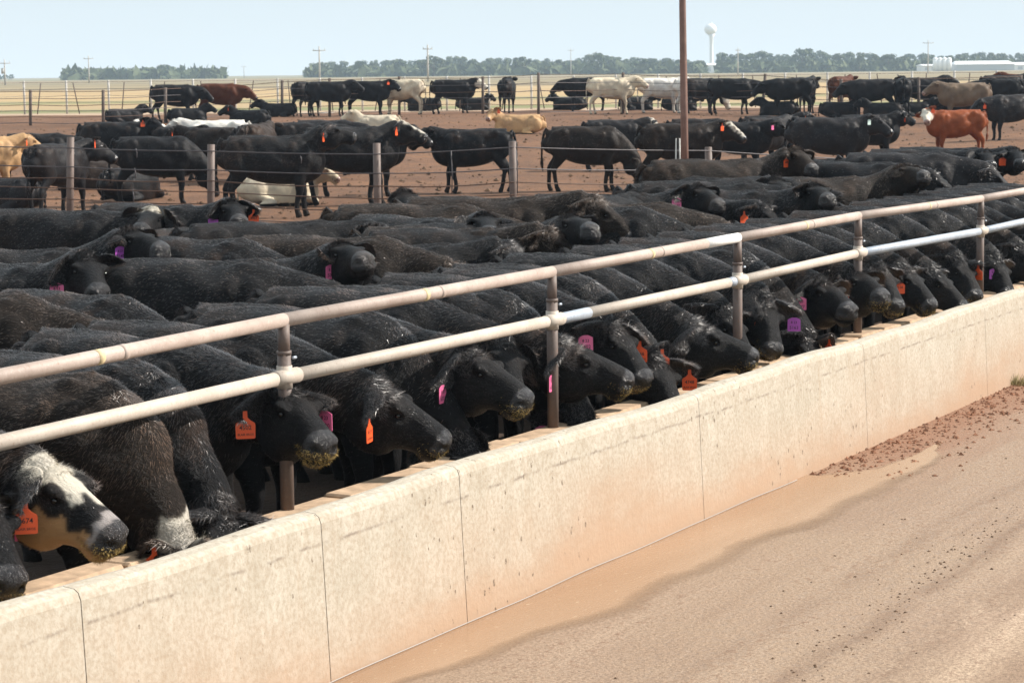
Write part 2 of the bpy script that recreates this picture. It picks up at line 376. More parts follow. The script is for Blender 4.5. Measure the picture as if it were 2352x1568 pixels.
def catmull(P, k):
    P = np.array([tuple(p) if not isinstance(p, (list, tuple)) else p for p in P], float)
    Q = np.vstack([2 * P[0] - P[1], P, 2 * P[-1] - P[-2]]); out = []
    for i in range(len(P) - 1):
        a, b, c, d = Q[i:i + 4]
        for t in np.linspace(0, 1, k, endpoint=False):
            out.append(.5 * (2 * b + (c - a) * t + (2 * a - 5 * b + 4 * c - d) * t ** 2 + (3 * b - a - 3 * c + d) * t ** 3))
    out.append(P[-1]); return np.array(out)
# ================================================================ THE SETTING
def grid_sheet(name, xs, ys, zf, mat):
    X, Y = np.meshgrid(xs, ys); Z = np.vectorize(zf)(X, Y)
    co = np.stack([X, Y, Z], -1).reshape(-1, 3); nx, ny = len(xs), len(ys)
    i, j = np.meshgrid(np.arange(nx - 1), np.arange(ny - 1)); a = (j * nx + i).ravel()
    q = np.stack([a, a + 1, a + nx + 1, a + nx], 1)
    return link(name, mesh_np(name, co, q), mat, None, kind='structure')
def land_z(x, y):
    t, c = tc((x, y, 0)); k = smooth(C_RAIL + .62, C_RAIL + .35, c)
    return -0.03 * (1 - k) + pen_z(x, y) * k if c < 40 else -.03
_land_y = [-30, 0, 4, 8] + list(np.arange(9, 60, .8)) + list(np.arange(60, 98, 2)) 
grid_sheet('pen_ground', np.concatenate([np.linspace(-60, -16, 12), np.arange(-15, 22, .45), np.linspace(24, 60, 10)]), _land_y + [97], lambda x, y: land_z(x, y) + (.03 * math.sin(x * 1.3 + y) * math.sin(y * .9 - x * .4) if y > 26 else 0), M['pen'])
grid_sheet('field', np.concatenate([np.linspace(-3000, -200, 8), np.linspace(-160, 160, 33), np.linspace(200, 3000, 8)]), [97, 105, 125, 150, 200, 300, 400, 600, 900, 1200, 2000, 4000], lambda x, y: pen_z(x, y) - (.006 if y < 98 else 0), M['field'])
# road sheet beside the bunk (frame coordinates), slightly uneven
def road_z(t, w):
    return .002 * math.sin(t * .7 + w * 1.1) + .05 * smooth(1.9, 3.6, w) + .006 * math.sin(t * 1.9 + w * 5) * smooth(1.6, 2.2, w)
ts = np.concatenate([np.arange(-6, 40, .4), np.arange(40, 90, 5)]); ws = np.concatenate([np.arange(-.25, 6, .25), np.linspace(6, 26, 9)])
co = []; 
for w in ws:
    for t in ts: p = fr(t, C_WALL + w, road_z(t, max(0, w))); co.append(tuple(p))
nx = len(ts); i, j = np.meshgrid(np.arange(nx - 1), np.arange(len(ws) - 1)); a = (j * nx + i).ravel()
link('road', mesh_np('road', co, np.stack([a, a + nx, a + nx + 1, a + 1], 1)), M['road'], None, kind='structure')
# puddle along the foot of the wall
outer = [(560, 1720), (905, 1568), (960, 1530), (1090, 1500), (1180, 1462), (1300, 1418), (1420, 1390), (1500, 1345), (1560, 1315), (1640, 1290), (1745, 1245), (1850, 1215), (1930, 1196), (2005, 1170), (1960, 1150), (2010, 1125), (2100, 1085), (2115, 1060), (2040, 1075), (1960, 1092), (1900, 1098), (1872, 1096)]
_o = sorted([tc(on_z(x, y, .03)) for x, y in outer[:13]]); _t = [o_[0] for o_ in _o]; _w = [o_[1] - C_WALL for o_ in _o]
_t += [tc(on_z(2100, 1072, .03))[0], tc(on_z(2230, 1010, .03))[0]]; _w += [.62, .30]
_ts = np.linspace(_t[0], _t[-1], 260); _ww = np.interp(_ts, _t, _w); _ww = np.convolve(np.pad(_ww, 8, 'edge'), np.ones(17) / 17, 'valid')
_ww = _ww + .16 + .07 * np.sin(_ts * 1.3) + .03 * np.sin(_ts * 4.7 + 1) + np.convolve(RNG.normal(0, .02, 264), np.ones(5) / 5, 'valid')
P = np.array([tuple(fr(t, C_WALL + max(.03, w), .03)) for t, w in zip(_ts, _ww)])
_bw = np.interp(_ts, [0, tc(on_z(1872, 1096, 0))[0], tc(on_z(1960, 1075, 0))[0], tc(on_z(2100, 1040, 0))[0], 99], [-.02, -.02, .32, .42, .2])
base = [fr(t, C_WALL + min(b, w - .02)) for t, b, w in zip(_ts, _bw, _ww)]
co = []; rows = 8
for r in range(rows + 1):
    f = r / rows
    for k in range(len(P)):
        b_ = base[k]; p = V((b_.x, b_.y, 0)).lerp(V((P[k][0], P[k][1], 0)), f); co.append((p.x, p.y, .0045))
nx = len(P); i, j = np.meshgrid(np.arange(nx - 1), np.arange(rows)); a = (j * nx + i).ravel()
pm = mesh_np('puddle', co, np.stack([a, a + nx, a + nx + 1, a + 1], 1), None, True)
ed_ = np.array([min((1 - r / rows) * 1.9, (1.0 if _bw[k] < 0 else r / rows * 4), 1.0) for r in range(rows + 1) for k in range(len(P))], np.float32)
pm.attributes.new('edge', 'FLOAT', 'POINT').data.foreach_set('value', ed_)
link('puddle', pm, M['puddle'], None, kind='structure')
# bright waterline reflection, added as a thin pale tube
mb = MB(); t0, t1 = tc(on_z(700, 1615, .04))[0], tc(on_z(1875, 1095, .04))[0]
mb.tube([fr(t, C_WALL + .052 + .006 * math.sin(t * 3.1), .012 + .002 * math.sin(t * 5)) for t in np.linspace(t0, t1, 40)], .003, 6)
link('waterline_glint', mb.mesh('waterline_glint'), M['waterline_glint'], None, label='thin pale tube added as the bright waterline at the foot of the bunk wall', category='waterline_glint')
# clods on the road beside the wall and in wheel tracks
def clods(name, pts, r0, r1, mat, seed=1):
    rg = np.random.default_rng(seed); mb = MB()
    base = np.array([[1, 0, 0], [-1, 0, 0], [0, 1, 0], [0, -1, 0], [0, 0, 1], [0, 0, -.6]]); T = [(0, 2, 4), (2, 1, 4), (1, 3, 4), (3, 0, 4), (2, 0, 5), (1, 2, 5), (3, 1, 5), (0, 3, 5)]
    for p in pts:
        r = r0 + (r1 - r0) * rg.random() ** 3
        a = rg.random() * 6.3; R = np.array([[math.cos(a), -math.sin(a), 0], [math.sin(a), math.cos(a), 0], [0, 0, 1]])
        mb.add((base * (r * rg.uniform(.6, 1.3, (6, 3)) * (1, 1, .6))) @ R.T + np.array(p), (), T)
    return link(name, mb.mesh(name, False), mat, None, kind='stuff')
pts = []
for k in range(4200):
    t = RNG.uniform(tc(on_z(1880, 1092, 0))[0], 34); w = abs(RNG.normal(0, .32)) + .02; pts.append(tuple(fr(t, C_WALL + w, road_z(t, w) + .002)))
clods('crumbled_dirt', pts, .004, .03, M['red_clod'], 8); pts = pts[:500]
for k in range(2200):
    t = RNG.uniform(2, 30); w = 1.85 + .12 * math.sin(t * .8) + RNG.normal(0, .09); pts.append(tuple(fr(t, C_WALL + w, road_z(t, w) + .002)))
for k in range(1200):
    t = RNG.uniform(2, 34); w = RNG.uniform(1, 5); pts.append(tuple(fr(t, C_WALL + w, road_z(t, w) + .002)))
clods('road_clods', pts, .002, .012, M['clod'], 3)
pts = []
for k in range(5200):
    y = 24 + 66 * RNG.random() ** 1.3; x = RNG.uniform(-.24, .24) * y
    if tc((x, y, 0))[1] < C_RAIL - 2: pts.append((x, y, pen_z(x, y) + .01))
clods('pen_clods', pts, .02, .085, M['clod'], 4)
# small tuft of dry weed by the wall
p0 = on_z(2330, 880, .02); mb = MB()
for k in range(90):
    a = RNG.random() * 6.28; r = RNG.random() * .09; p = V((p0.x + r * math.cos(a), p0.y + r * math.sin(a), .0)); d = V((math.cos(a) * .05, math.sin(a) * .05, .06 + .06 * RNG.random())); w = V((.006, .004, 0))
    mb.add([tuple(p - w), tuple(p + w), tuple(p + d)], (), [(0, 1, 2)])
link('weed', mb.mesh('weed', False), simple('dry_weed', (.30, .25, .11), .8), None, label='small tuft of yellow weed at the foot of the bunk wall', category='weed')

# ---------------------------------------------------------------- feed bunk
bunk = empty('feed_bunk', fr(14, C_WALL), 0, label='long pale concrete feed bunk with a high road-side wall stained by red mud', category='feed bunk')
bi = bunk.matrix_world.copy(); bunk_org = V(bunk.location)
S_SEC = 3.07
tj0 = tc(plane_pt(1060, 1300, C_WALL))[0]
def prof_panel():   # (c offset from wall face towards the pen is negative, z)
    pr = [(.035, -.06), (.02, .3), (.0, .70), (-.003, .755), (-.014, .785), (-.035, .80), (-.09, .806), (-.125, .80), (-.145, .78), (-.152, .74), (-.16, .45), (-.24, .22), (-.40, .12), (-.40, -.06)]
    return pr
pr = prof_panel()
for k in range(-4, 14):
    a, b = tj0 + k * S_SEC, tj0 + (k + 1) * S_SEC
    cuts = [(a, b)]
    if k == -1: mid = tc(plane_pt(742, 1300, C_WALL))[0]; cuts = [(a, mid), (mid, b)]
    for (u, v_) in cuts:
        g = .005 if (k, u) != (99, 0) else 0
        ts = np.linspace(u + g * .5, v_ - g * .5, 9); n = len(pr); co = []
        for t in ts:
            wv = .010 * math.sin(t * 1.35) + .006 * math.sin(t * 3.7 + 1); e = 0.004 if (t in (ts[0], ts[-1])) else 0
            for c, z in pr: co.append(tuple(fr(t, C_WALL + c - (e if z > 0 and c > -.1 else 0), z + (wv if z > .6 else 0) - (e if z > .7 else 0)) - bunk_org))
        q = []; tr = []
        for r in range(len(ts) - 1):
            for c in range(n): d_ = (c + 1) % n; q.append((r * n + c, (r + 1) * n + c, (r + 1) * n + d_, r * n + d_))
        o = link('wall_panel', mesh_np('wall_panel', co, q, None, False), M['concrete'], bunk)
        # end caps
        me = o.data; 
dark = simple('crack_dirt', (.20, .145, .095), .95)
for x in (742,):
    mb = MB(); t = tc(plane_pt(x, 1300, C_WALL))[0]
    mb.box(fr(t, C_WALL - .06, .34) - bunk_org, .09, .02, .8, Matrix.Rotation(ang - math.pi / 2, 3, 'Z'))
    link('joint_filler', mb.mesh('joint_filler', False), dark, bunk)
for k in range(-4, 14):
    mb = MB(); mb.box(fr(tj0 + k * S_SEC, C_WALL - .07, .34) - bunk_org, .09, .02, .8, Matrix.Rotation(ang - math.pi / 2, 3, 'Z'))
    link('joint_filler', mb.mesh('joint_filler', False), dark, bunk)
# trough floor and pen-side curb with cast blocks
mb = MB(); Rz = np.array(Matrix.Rotation(ang, 3, 'Z'))
L = 60; mid = 20
mb.box(fr(mid, C_WALL - .60, .03) - bunk_org, L, .66, .22, Rz)
link('trough_floor', mb.mesh('trough_floor', False), M['concrete'], bunk)
tpost0 = tc(plane_pt(650, 1000, C_RAIL))[0]
t = -6.0; k = 0
rr = random.Random(5)
while t < 40:
    ln = rr.choice([.55, .62, .95, 1.1, .8]); h = rr.choice([.545, .555, .54, .60, .56]); dc = rr.choice([0, 0, .0, .035, -.02]); 
    me = MB(); e = .018
    # chamfered block
    s0 = [(-.12, 0), (.07, 0), (.07, h - e * 1.6), (.07 - e, h), (-.12 + e, h), (-.12, h - e)]
    co = []
    for tt, sh in ((t + .006, 1), (t + .02, 0), (t + ln - .02, 0), (t + ln - .006, 1)):
        for c, z in s0: co.append(tuple(fr(tt, C_RAIL + .04 + dc + c * (1 - .05 * sh), z - (.012 * sh if z > .1 else 0)) - bunk_org))
    q = []
    for r in range(3):
        for c in range(6): d_ = (c + 1) % 6; q.append((r * 6 + c, (r + 1) * 6 + c, (r + 1) * 6 + d_, r * 6 + d_))
    me.add(co, q + [(0, 1, 2, 5), (2, 3, 4, 5), (20, 19, 18, 23), (22, 21, 20, 23)])
    link('curb_block', me.mesh('curb_block', False), M['wood'], bunk); t += ln; k += 1
# feed lying in the trough
rg = np.random.default_rng(11); n = 15000
tt = rg.uniform(-2, 30, n); cc = C_WALL - .28 - rg.random(n) * .52; hh = .15 + .09 * np.sin((cc - C_WALL + .28) / -.52 * math.pi) + rg.normal(0, .008, n)
b0 = np.stack([D.x * tt + N.x * cc, D.y * tt + N.y * cc, hh], 1); v1 = rg.normal(0, .012, (n, 3)) * (1, 1, .4); v2 = rg.normal(0, .006, (n, 3)) * (1, 1, .4)
me = mesh_np('feed', np.stack([b0, b0 + v1, b0 + v2], 1).reshape(-1, 3), None, np.arange(n * 3).reshape(-1, 3), False)
link('feed', me, M['feed'], None, kind='stuff')
mb = MB(); mb.box(fr(14, C_WALL - .56, .16), 32, .5, .06, Rz); link('feed_bed', mb.mesh('feed_bed', False), M['feed'], None, kind='stuff')

# ---------------------------------------------------------------- bunk rail fence
fence = empty('pipe_rail_fence', fr(14, C_RAIL), 0, label='two-rail pale steel pipe fence running above the cattle necks along the feed bunk', category='fence'); fo = V(fence.location)
PX = [-340, 650, 1268, 1694, 1970, 2250]
TOPY = {0: 865, 650: 735, 1268: 624, 1694: 546, 1970: 496, 2250: 457, 2352: 439}
MIDY = {0: 1015, 650: 866, 1268: 735, 1694: 644, 1970: 581, 2250: 531, 2352: 508}
tp = [tc(plane_pt(x, 700, C_RAIL))[0] for x in PX]; dt = (tp[-1] - tp[1]) / 4
tp += [tp[-1] + dt * k for k in (1, 2, 3, 4)]
topz = [plane_pt(650, 735, C_RAIL).z] * 1; 
def zs(tab):
    out = []
    for k, x in enumerate(PX):
        if k == 0: p0 = plane_pt(0, tab[0], C_RAIL); p1 = plane_pt(650, tab[650], C_RAIL); t0_, t1_ = tc(p0)[0], tc(p1)[0]; out.append(p1.z + (p0.z - p1.z) * (tp[0] - t1_) / (t0_ - t1_))
        else: out.append(plane_pt(x, tab[x], C_RAIL).z)
    return out + [out[-1]] * 4
tz, mz = zs(TOPY), zs(MIDY)
print('rail z', [round(z, 2) for z in tz], [round(z, 2) for z in mz], 'spacing', dt)
RT = .037; RM = .037
for k in range(len(tp) - 1):
    a, b = fr(tp[k], C_RAIL, tz[k]), fr(tp[k + 1], C_RAIL, tz[k + 1]); u = (b - a).normalized()
    segs = [(0, 1, 'rail')]
    if k == 2: segs = [(0, .80, 'rail'), (.80, 1, 'white_metal')]
    for s0, s1, mm in segs:
        mb = MB(); mb.tube([a.lerp(b, s0) - fo, a.lerp(b, s0 * .5 + s1 * .5) - fo, a.lerp(b, s1) - fo], RT, 20)
        link('top_rail', mb.mesh('top_rail'), M[mm], fence)
    mb = MB(); mb.ell(b - fo, (RT * 1.0,) * 3); link('rail_elbow', mb.mesh('rail_elbow'), M['rail'], fence)
    # weld collar and paint splash mid-span
    if 0 <= k:
        for f, r, ln, mm in ((.56, 1.05, .04, 'rail'), (.50, 1.008, .045, 'yellow_paint')):
            p = a.lerp(b, f + .03 * math.sin(k * 5)); mb = MB(); mb.tube([p - u * ln / 2 - fo, p + u * ln / 2 - fo], RT * r, 20)
            link('weld_sleeve' if mm == 'rail' else 'paint_band', mb.mesh('sleeve'), M[mm], fence)
    a, b = fr(tp[k], C_RAIL + .012, mz[k]), fr(tp[k + 1], C_RAIL + .012, mz[k + 1]); u = (b - a).normalized()
    segs = {1: [(0, 1, 'rail_pale')], 2: [(0, .16, 'galv'), (.16, .93, 'rail_pale'), (.93, 1, 'galv')], 4: [(0, 1, 'galv')], 5: [(0, 1, 'galv')]}.get(k, [(0, 1, 'rail_pale')])
    for s0, s1, mm in segs:
        mb = MB(); mb.tube([a.lerp(b, s0) - fo, a.lerp(b, .5 * (s0 + s1)) - fo, a.lerp(b, s1) - fo], RM, 20)
        link('neck_rail', mb.mesh('neck_rail'), M[mm], fence)
for k in range(len(tp)):
    b0, b1 = fr(tp[k], C_RAIL, .50), fr(tp[k], C_RAIL, tz[k] - .02); zc_ = mz[k] + .13
    mb = MB(); mb.tube([b0 - fo, V((b0.x, b0.y, (.5 + zc_) / 2)) - fo, V((b0.x, b0.y, zc_)) - fo], .0365, 18)
    p = link('post', mb.mesh('post'), M['post'], fence)
    mb = MB(); mb.tube([V((b0.x, b0.y, zc_ - .01)) - fo, b1 - fo], .0320, 18); link('post_top', mb.mesh('post_top'), M['post'], fence)
    mb = MB(); mb.tube([V((b0.x, b0.y, zc_ - .012)) - fo, V((b0.x, b0.y, zc_ + .008)) - fo], .0395, 18); link('collar', mb.mesh('collar'), M['post'], fence)
    mb = MB(); c = fr(tp[k], C_RAIL + .012, mz[k]); mb.tube([c - D * .11 - fo, c - fo, c + D * .10 - fo], .0420, 20); link('rail_sleeve', mb.mesh('rail_sleeve'), M['rail_pale'], fence)
    mb = MB(); mb.tube([fr(tp[k], C_RAIL, mz[k] - .06) - fo, fr(tp[k], C_RAIL, mz[k] + .06) - fo], .0415, 18); link('post_strap', mb.mesh('post_strap'), M['rail_pale'], fence)
    mb = MB(); c = fr(tp[k] + .02, C_RAIL + .04, zc_ - .03); mb.tube([c - fo, c + D * .03 - fo], .008, 8); link('bolt', mb.mesh('bolt'), M['galv'], fence)

# ---------------------------------------------------------------- cable fences
def cable_fence(name, label, posts, cab, post_mat, post_r, cable_mats, cr, caps=True, group=None):
    """posts: list of (top point, bottom point); cab: list of heights fraction or list of per-post z lists"""
    root = empty(name, posts[0][1], 0, label=label, category='fence'); o0 = V(root.location)
    for (tp_, bt_) in posts:
        mb = MB(); mb.tube([bt_ - V((0, 0, .15)) - o0, (bt_ + tp_) / 2 - o0, tp_ - o0], post_r, 14); link('post', mb.mesh('post'), post_mat, root)
    for ci, c in enumerate(cab):
        pts = []
        for k in range(len(posts) - 1):
            A_, B_ = posts[k][1].lerp(posts[k][0], c[k]), posts[k + 1][1].lerp(posts[k + 1][0], c[k + 1])
            off = V((0, -post_r * 1.02, 0))
            for f in np.linspace(0, 1, 6, endpoint=False): pts.append(A_.lerp(B_, f) + off - V((0, 0, .012 * math.sin(f * math.pi) * (1 + ci % 3))) - o0)
        pts.append(posts[-1][1].lerp(posts[-1][0], c[-1]) + V((0, -post_r * 1.02, 0)) - o0)
        mb = MB(); mb.tube(pts, cr, 6); link('cable', mb.mesh('cable'), M[cable_mats[ci % len(cable_mats)]], root)
    return root
# mid fence: disp coordinates of post tops / bottoms with depth
MF = [(-190, 308, 545, 38.5), (160, 315, 531, 37.0), (483, 332, 505, 36.3), (868, 329, 505, 35.2), (1180, 325, 490, 35.2), (1630, 338, 500, 37.5), (2072, 373, 520, 40.0)]
posts = [(at_depth(x + (2 if x < 800 else -3), y0, Y), V((at_depth(x, y1, Y).x, Y, min(at_depth(x, y1, Y).z, pen_z(0, Y) + .02)))) for x, y0, y1, Y in MF]
CABY = [[330, 340, 347, 354, 338, 346, 371], [369, 383, 390, 398, 387, 388, 412], [397, 408, 415, 427, 418, 418, 440], [419, 432, 440, 456, 447, 446, 465], [448, 457, 468, 484, 475, 474, 490], [490, 501, 500, 508, 500, 500, 510]]
cab = []
for row in CABY:
    r = []
    for k, y in enumerate(row):
        x, y0, y1, Y = MF[k]; z = at_depth(x, y, Y).z; tpz, btz = posts[k][0].z, posts[k][1].z; r.append((z - btz) / (tpz - btz))
    cab.append(r)
midf = cable_fence('cable_fence', 'six-cable fence with thick brown pipe posts crossing the pen behind the crowd at the bunk', posts, cab, M['post'], .058, ['cable', 'cable', 'rusty_cable', 'rusty_cable', 'rusty_cable', 'cable'], .0095)
mo = V(midf.location)
for (x0, y0, y1, Y) in ((312, 341, 362, 36.7), (309, 386, 410, 36.7), (305, 436, 470, 36.7), (1036, 346, 445, 35.2), (1186, 345, 445, 35.1), (690, 358, 376, 35.6)):
    mb = MB(); a, b = at_depth(x0, y0, Y - .08), at_depth(x0 + 2, y1, Y - .08); mb.tube([a - mo, (a + b) / 2 + V((.01, 0, 0)) - mo, b - mo], .009, 6); link('cable_stay', mb.mesh('cable_stay'), M['cable'], midf)
mb = MB(); a = at_depth(2070, 373, 39.9); b = at_depth(2135, 382, 39.9); mb.tube([a - mo, b - mo], .035, 10); link('end_rail', mb.mesh('end_rail'), M['rail_pale'], midf)
# U-shaped bracket and the tall mast
br = empty('stock_bracket', at_depth(1558, 500, 36.6), label='narrow upturned U-shaped pipe frame standing beside the tall mast', category='frame'); bo = V(br.location)
mb = MB(); mb.tube([at_depth(x, y, 36.6) - bo for x, y in ((1555, 505), (1552, 420), (1553, 318), (1561, 318), (1562, 420), (1562, 505))], .012, 8); link('frame_pipe', mb.mesh('frame_pipe'), M['greypost'], br)
link('cross_pin', (lambda m: (m.tube([at_depth(1552, 430, 36.58) - bo, at_depth(1563, 430, 36.58) - bo], .008, 6), m.mesh('pin'))[1])(MB()), M['greypost'], br)
a, b = at_depth(1575, 520, 37.0), at_depth(1567, -40, 37.0); up = at_depth(1563, -280, 37.0)
mb = MB(); mb.tube([a, a.lerp(b, .5), b, up], [.062, .058, .052, .05], 20)
link('light_mast', mb.mesh('light_mast'), M['mast'], None, label='tall slender rust brown mast rising out of the pen beyond the top of the photo', category='mast')
# far fence with dark posts
FF = [(70, 207, 292, 86), (237, 207, 292, 86), (380, 201, 284, 86), (538, 194, 271, 87), (648, 185, 270, 86), (757, 180, 268, 86), (917, 176, 264, 86), (1109, 176, 263, 85), (1237, 167, 270, 80), (1431, 167, 262, 84), (1572, 172, 264, 84), (1750, 170, 264, 84), (1932, 182, 269, 82), (2110, 178, 268, 84), (2345, 172, 262, 88)]
posts = []
for x, y0, y1, Y in FF:
    Y = ground_pt(x, y1).y; p = at_depth(x, y1, Y); tpx = x - (8 if x == 1750 else 0) * -1; posts.append((at_depth(tpx, y0, Y), p))
posts.insert(0, (posts[0][0] + V((-5, .4, 0)), posts[0][1] + V((-5, .4, 0))))
cable_fence('far_cable_fence', 'far dark-posted cable fence behind the farthest row of standing cattle', posts, [[f] * len(posts) for f in (.96, .78, .6, .44, .28, .12)], M['darkpost'], .055, ['rusty_cable', 'cable'], .012)
# second far fence with pale posts and thin droppers
pl = []
for k in range(26):
    x = -40 + k * 97; 
    Y = 101 + 2 * math.sin(k); p = at_depth(x, 260, Y); p.z = pen_z(p.x, Y); pl.append((p + V((0, 0, 1.45)), p))
ff = cable_fence('pale_post_fence', 'farthest fence of thin pale posts along the dirt track beyond the pens', pl, [[f] * len(pl) for f in (.95, .75, .55, .35)], M['greypost'], .045, ['cable'], .009)
fo2 = V(ff.location)
for k in range(25):
    p = pl[k][1].lerp(pl[k + 1][1], .3) ; mb = MB(); mb.tube([p - fo2, p + V((.25 * math.sin(k * 2.3), 0, 1.35)) - fo2], .025, 6); link('leaning_stay', mb.mesh('stay'), M['darkpost'], ff)
# ---------------------------------------------------------------- distance: trees, water tower, sheds, poles
def tree_proto(seed, wide):
    rg = np.random.default_rng(seed); r = 1.0
    cl = []
    for k in range(13):
        a = rg.random() * 6.28; h = rg.uniform(.30, .92); rad = wide * .46 * math.sin(min(1, (h - .05) / .9) * math.pi) ** .6 * rg.uniform(.35, 1)
        cl.append((rad * math.cos(a), rad * math.sin(a), h, rg.uniform(.10, .2)))
    vs = []
    for (x, y, z, s) in cl:
        n = 60; d = rg.normal(0, 1, (n, 3)); d /= np.linalg.norm(d, axis=1)[:, None]; c = np.array([x, y, z]) + d * s * rg.uniform(.55, 1.05, (n, 1)) * (1, 1, .8)
        u = rg.normal(0, 1, (n, 3)); u /= np.linalg.norm(u, axis=1)[:, None]; w = np.cross(u, d); w /= np.linalg.norm(w, axis=1)[:, None] + 1e-6
        e = .045
        vs.append(np.stack([c - u * e, c + w * e, c + u * e, c - w * e], 1).reshape(-1, 3))
    co = np.vstack(vs); crown = mesh_np('crown', co, np.arange(len(co)).reshape(-1, 4), None, False); crown.materials.append(M['leaf'])
    mb = MB(); mb.tube([(0, 0, 0), (.01, 0, .3), (0, .01, .6)], [.035, .028, .012], 6)
    for k in range(5):
        x, y, z, s = cl[k]; mb.tube([(0, 0, .3), (x * .5, y * .5, .25 + z * .4), (x, y, z)], [.016, .012, .005], 5)
    tr = mb.mesh('trunk'); tr.materials.append(M['trunk']); return crown, tr
protos = [tree_proto(s, w) for s, w in ((1, .85), (2, 1.1), (3, .7), (4, 1.3), (5, .95), (6, 1.0))]
prof = [(-20, 168), (45, 172)], [(150, 165), (180, 160), (205, 153), (240, 162)], [(262, 168), (320, 160), (345, 156), (375, 146), (400, 148), (430, 160), (515, 163)], \
    [(708, 148), (745, 143), (800, 140), (850, 138), (905, 136), (960, 134), (1010, 124), (1045, 128), (1100, 136), (1160, 128), (1230, 130), (1300, 138), (1370, 122), (1430, 132), (1500, 128), (1560, 136)], \
    [(1560, 136), (1615, 138)], [(1652, 122), (1700, 122), (1760, 118), (1820, 122), (1846, 108), (1870, 118), (1930, 118), (1960, 118), (2030, 124), (2110, 122), (2180, 124)], [(2180, 126), (2240, 118), (2300, 122), (2360, 120), (2420, 126)]
kinds = ['bushy blue-green', 'broad dusty green', 'narrow upright', 'low spreading', 'rounded grey-green', 'loose-crowned']
cnt = 0
for li, seg in enumerate(prof):
    xs_ = np.arange(seg[0][0], seg[-1][0] + 1, 17.0)
    for x in xs_:
        x = x + RNG.uniform(-5, 5); yt = np.interp(x, [s[0] for s in seg], [s[1] for s in seg]) + abs(RNG.normal(0, 5.2)); hy = horizon_y(x)
        Y = RNG.uniform(1000, 1350); base = at_depth(x, hy + 3, Y); base.z = pen_z(0, Y) - .5; top = at_depth(x, yt, Y).z
        h = max(3.5, top - base.z); pi = int(RNG.integers(0, 6)); wv = RNG.uniform(.85, 1.25) * (1.25 if h < 8 else 1)
        if li in (1, 2) : wv *= 1.15
        place = ['at the far left edge of the horizon', 'in the small clump at the left of the horizon', 'in the grove standing alone on the left horizon', 'in the long tree line behind the far cattle', 'in the tree line just left of the water tower', 'in the tree line right of the water tower', 'in the tree line behind the white sheds'][li]
        rt = empty('tree', base, RNG.random() * 6.28, label=f'hazy {kinds[pi]} tree {place}', category='tree', group=f'hazy {kinds[pi]} trees {place}')
        rt.scale = (h * wv, h * wv, h)
        link('crown', protos[pi][0], None, rt); link('trunk', protos[pi][1], None, rt); cnt += 1
# underbrush strip: many low bushes read as one mass
pts = []
mbv = []
for a, b in ((150, 515), (706, 1618), (1650, 2400)):
    n = int((b - a) * 5)
    for x in np.linspace(a, b, n):
        Y = RNG.uniform(1000, 1100); p = at_depth(x, 170, Y); p.z = pen_z(0, Y) + RNG.uniform(0, 3.2); u = V(RNG.normal(0, 1.3, 3)); w = V(RNG.normal(0, 1.3, 3)); mbv += [tuple(p - u), tuple(p + w), tuple(p + u), tuple(p - w)]
link('underbrush', mesh_np('underbrush', mbv, np.arange(len(mbv)).reshape(-1, 4), None, False), M['leaf'], None, kind='stuff')
# water tower
Y = 1250; c = at_depth(1632, 68, Y); bs = at_depth(1634, 152, Y); R_ = 14.5 * Y / FPX * K * .97
wt = empty('water_tower', V((bs.x, bs.y, pen_z(0, Y))), label='white ball-shaped water tower on a slender stem rising above the tree line', category='water tower'); wo = V(wt.location)
mb = MB(); mb.ell(c - wo, (R_, R_, R_ * .93), None, 28, 17); link('tank', mb.mesh('tank'), M['white_roof'], wt)
zz = c.z - wo.z
mb = MB(); mb.tube([(0, 0, 0), (0, 0, 1.2), (0, 0, 3), (0, 0, zz * .6), (0, 0, zz - R_ * 1.35), (0, 0, zz - R_ * .8)], [1.9, 1.5, 1.05, .95, 1.0, R_ * .6], 20); link('stem', mb.mesh('stem'), M['white_roof'], wt)
mb = MB(); mb.tube([(0, 0, zz + R_ * .9), (0, 0, zz + R_ * 1.12)], .5, 10); link('top_vent', mb.mesh('top_vent'), M['white_roof'], wt)
def shed(x0, x1, yt, ye, yb, Y, label, wallm, win=0, gr=None, dep=14, lift=0):
    a, b = at_depth(x0, yb, Y), at_depth(x1, yb, Y); gz = pen_z(0, Y) + lift; w = b.x - a.x
    ez = at_depth((x0 + x1) / 2, ye, Y).z - gz; rz_ = at_depth((x0 + x1) / 2, yt, Y).z - gz
    r = empty('farm_shed', V(((a.x + b.x) / 2, Y, gz)), 0, label=label, category='shed', **({'group': gr} if gr else {}))
    mb = MB(); mb.box((0, dep / 2, ez / 2), w, dep, ez); link('wall', mb.mesh('wall', False), wallm, r)
    mb = MB(); h2 = w / 2 + .4
    mb.add([(-h2, -.5, ez + .02), (h2, -.5, ez + .02), (h2, dep + .5, ez + .02), (-h2, dep + .5, ez + .02), (-h2 + w * .06, dep / 2, rz_), (h2 - w * .06, dep / 2, rz_)], [(0, 1, 5, 4), (2, 3, 4, 5), (0, 3, 2, 1)], [(0, 4, 3), (1, 2, 5)])
    link('roof', mb.mesh('roof', False), M['white_roof'], r)
    for k in range(win):
        mb = MB(); mb.box((-w / 2 + (k + .5) * w / win, -.03, ez * .45), w / win * .35, .1, ez * .55); link('door', mb.mesh('door', False), M['grey_wall'], r)
    return r
shed(2195, 2330, 140, 148, 156, 900, 'long low white farm shed with pale blue-grey front near the right of the horizon', M['grey_wall'], 4)
shed(2328, 2420, 143, 149, 156, 930, 'white farm shed cut by the right edge of the photo beyond the long shed', M['white_roof'], 3)
shed(1560, 1612, 148, 151, 156, 1180, 'low flat white building at the left foot of the water tower', M['white_roof'], 2)
shed(1596, 1662, 146, 150, 156, 1150, 'low white building directly under the water tower stem', M['white_roof'], 3)
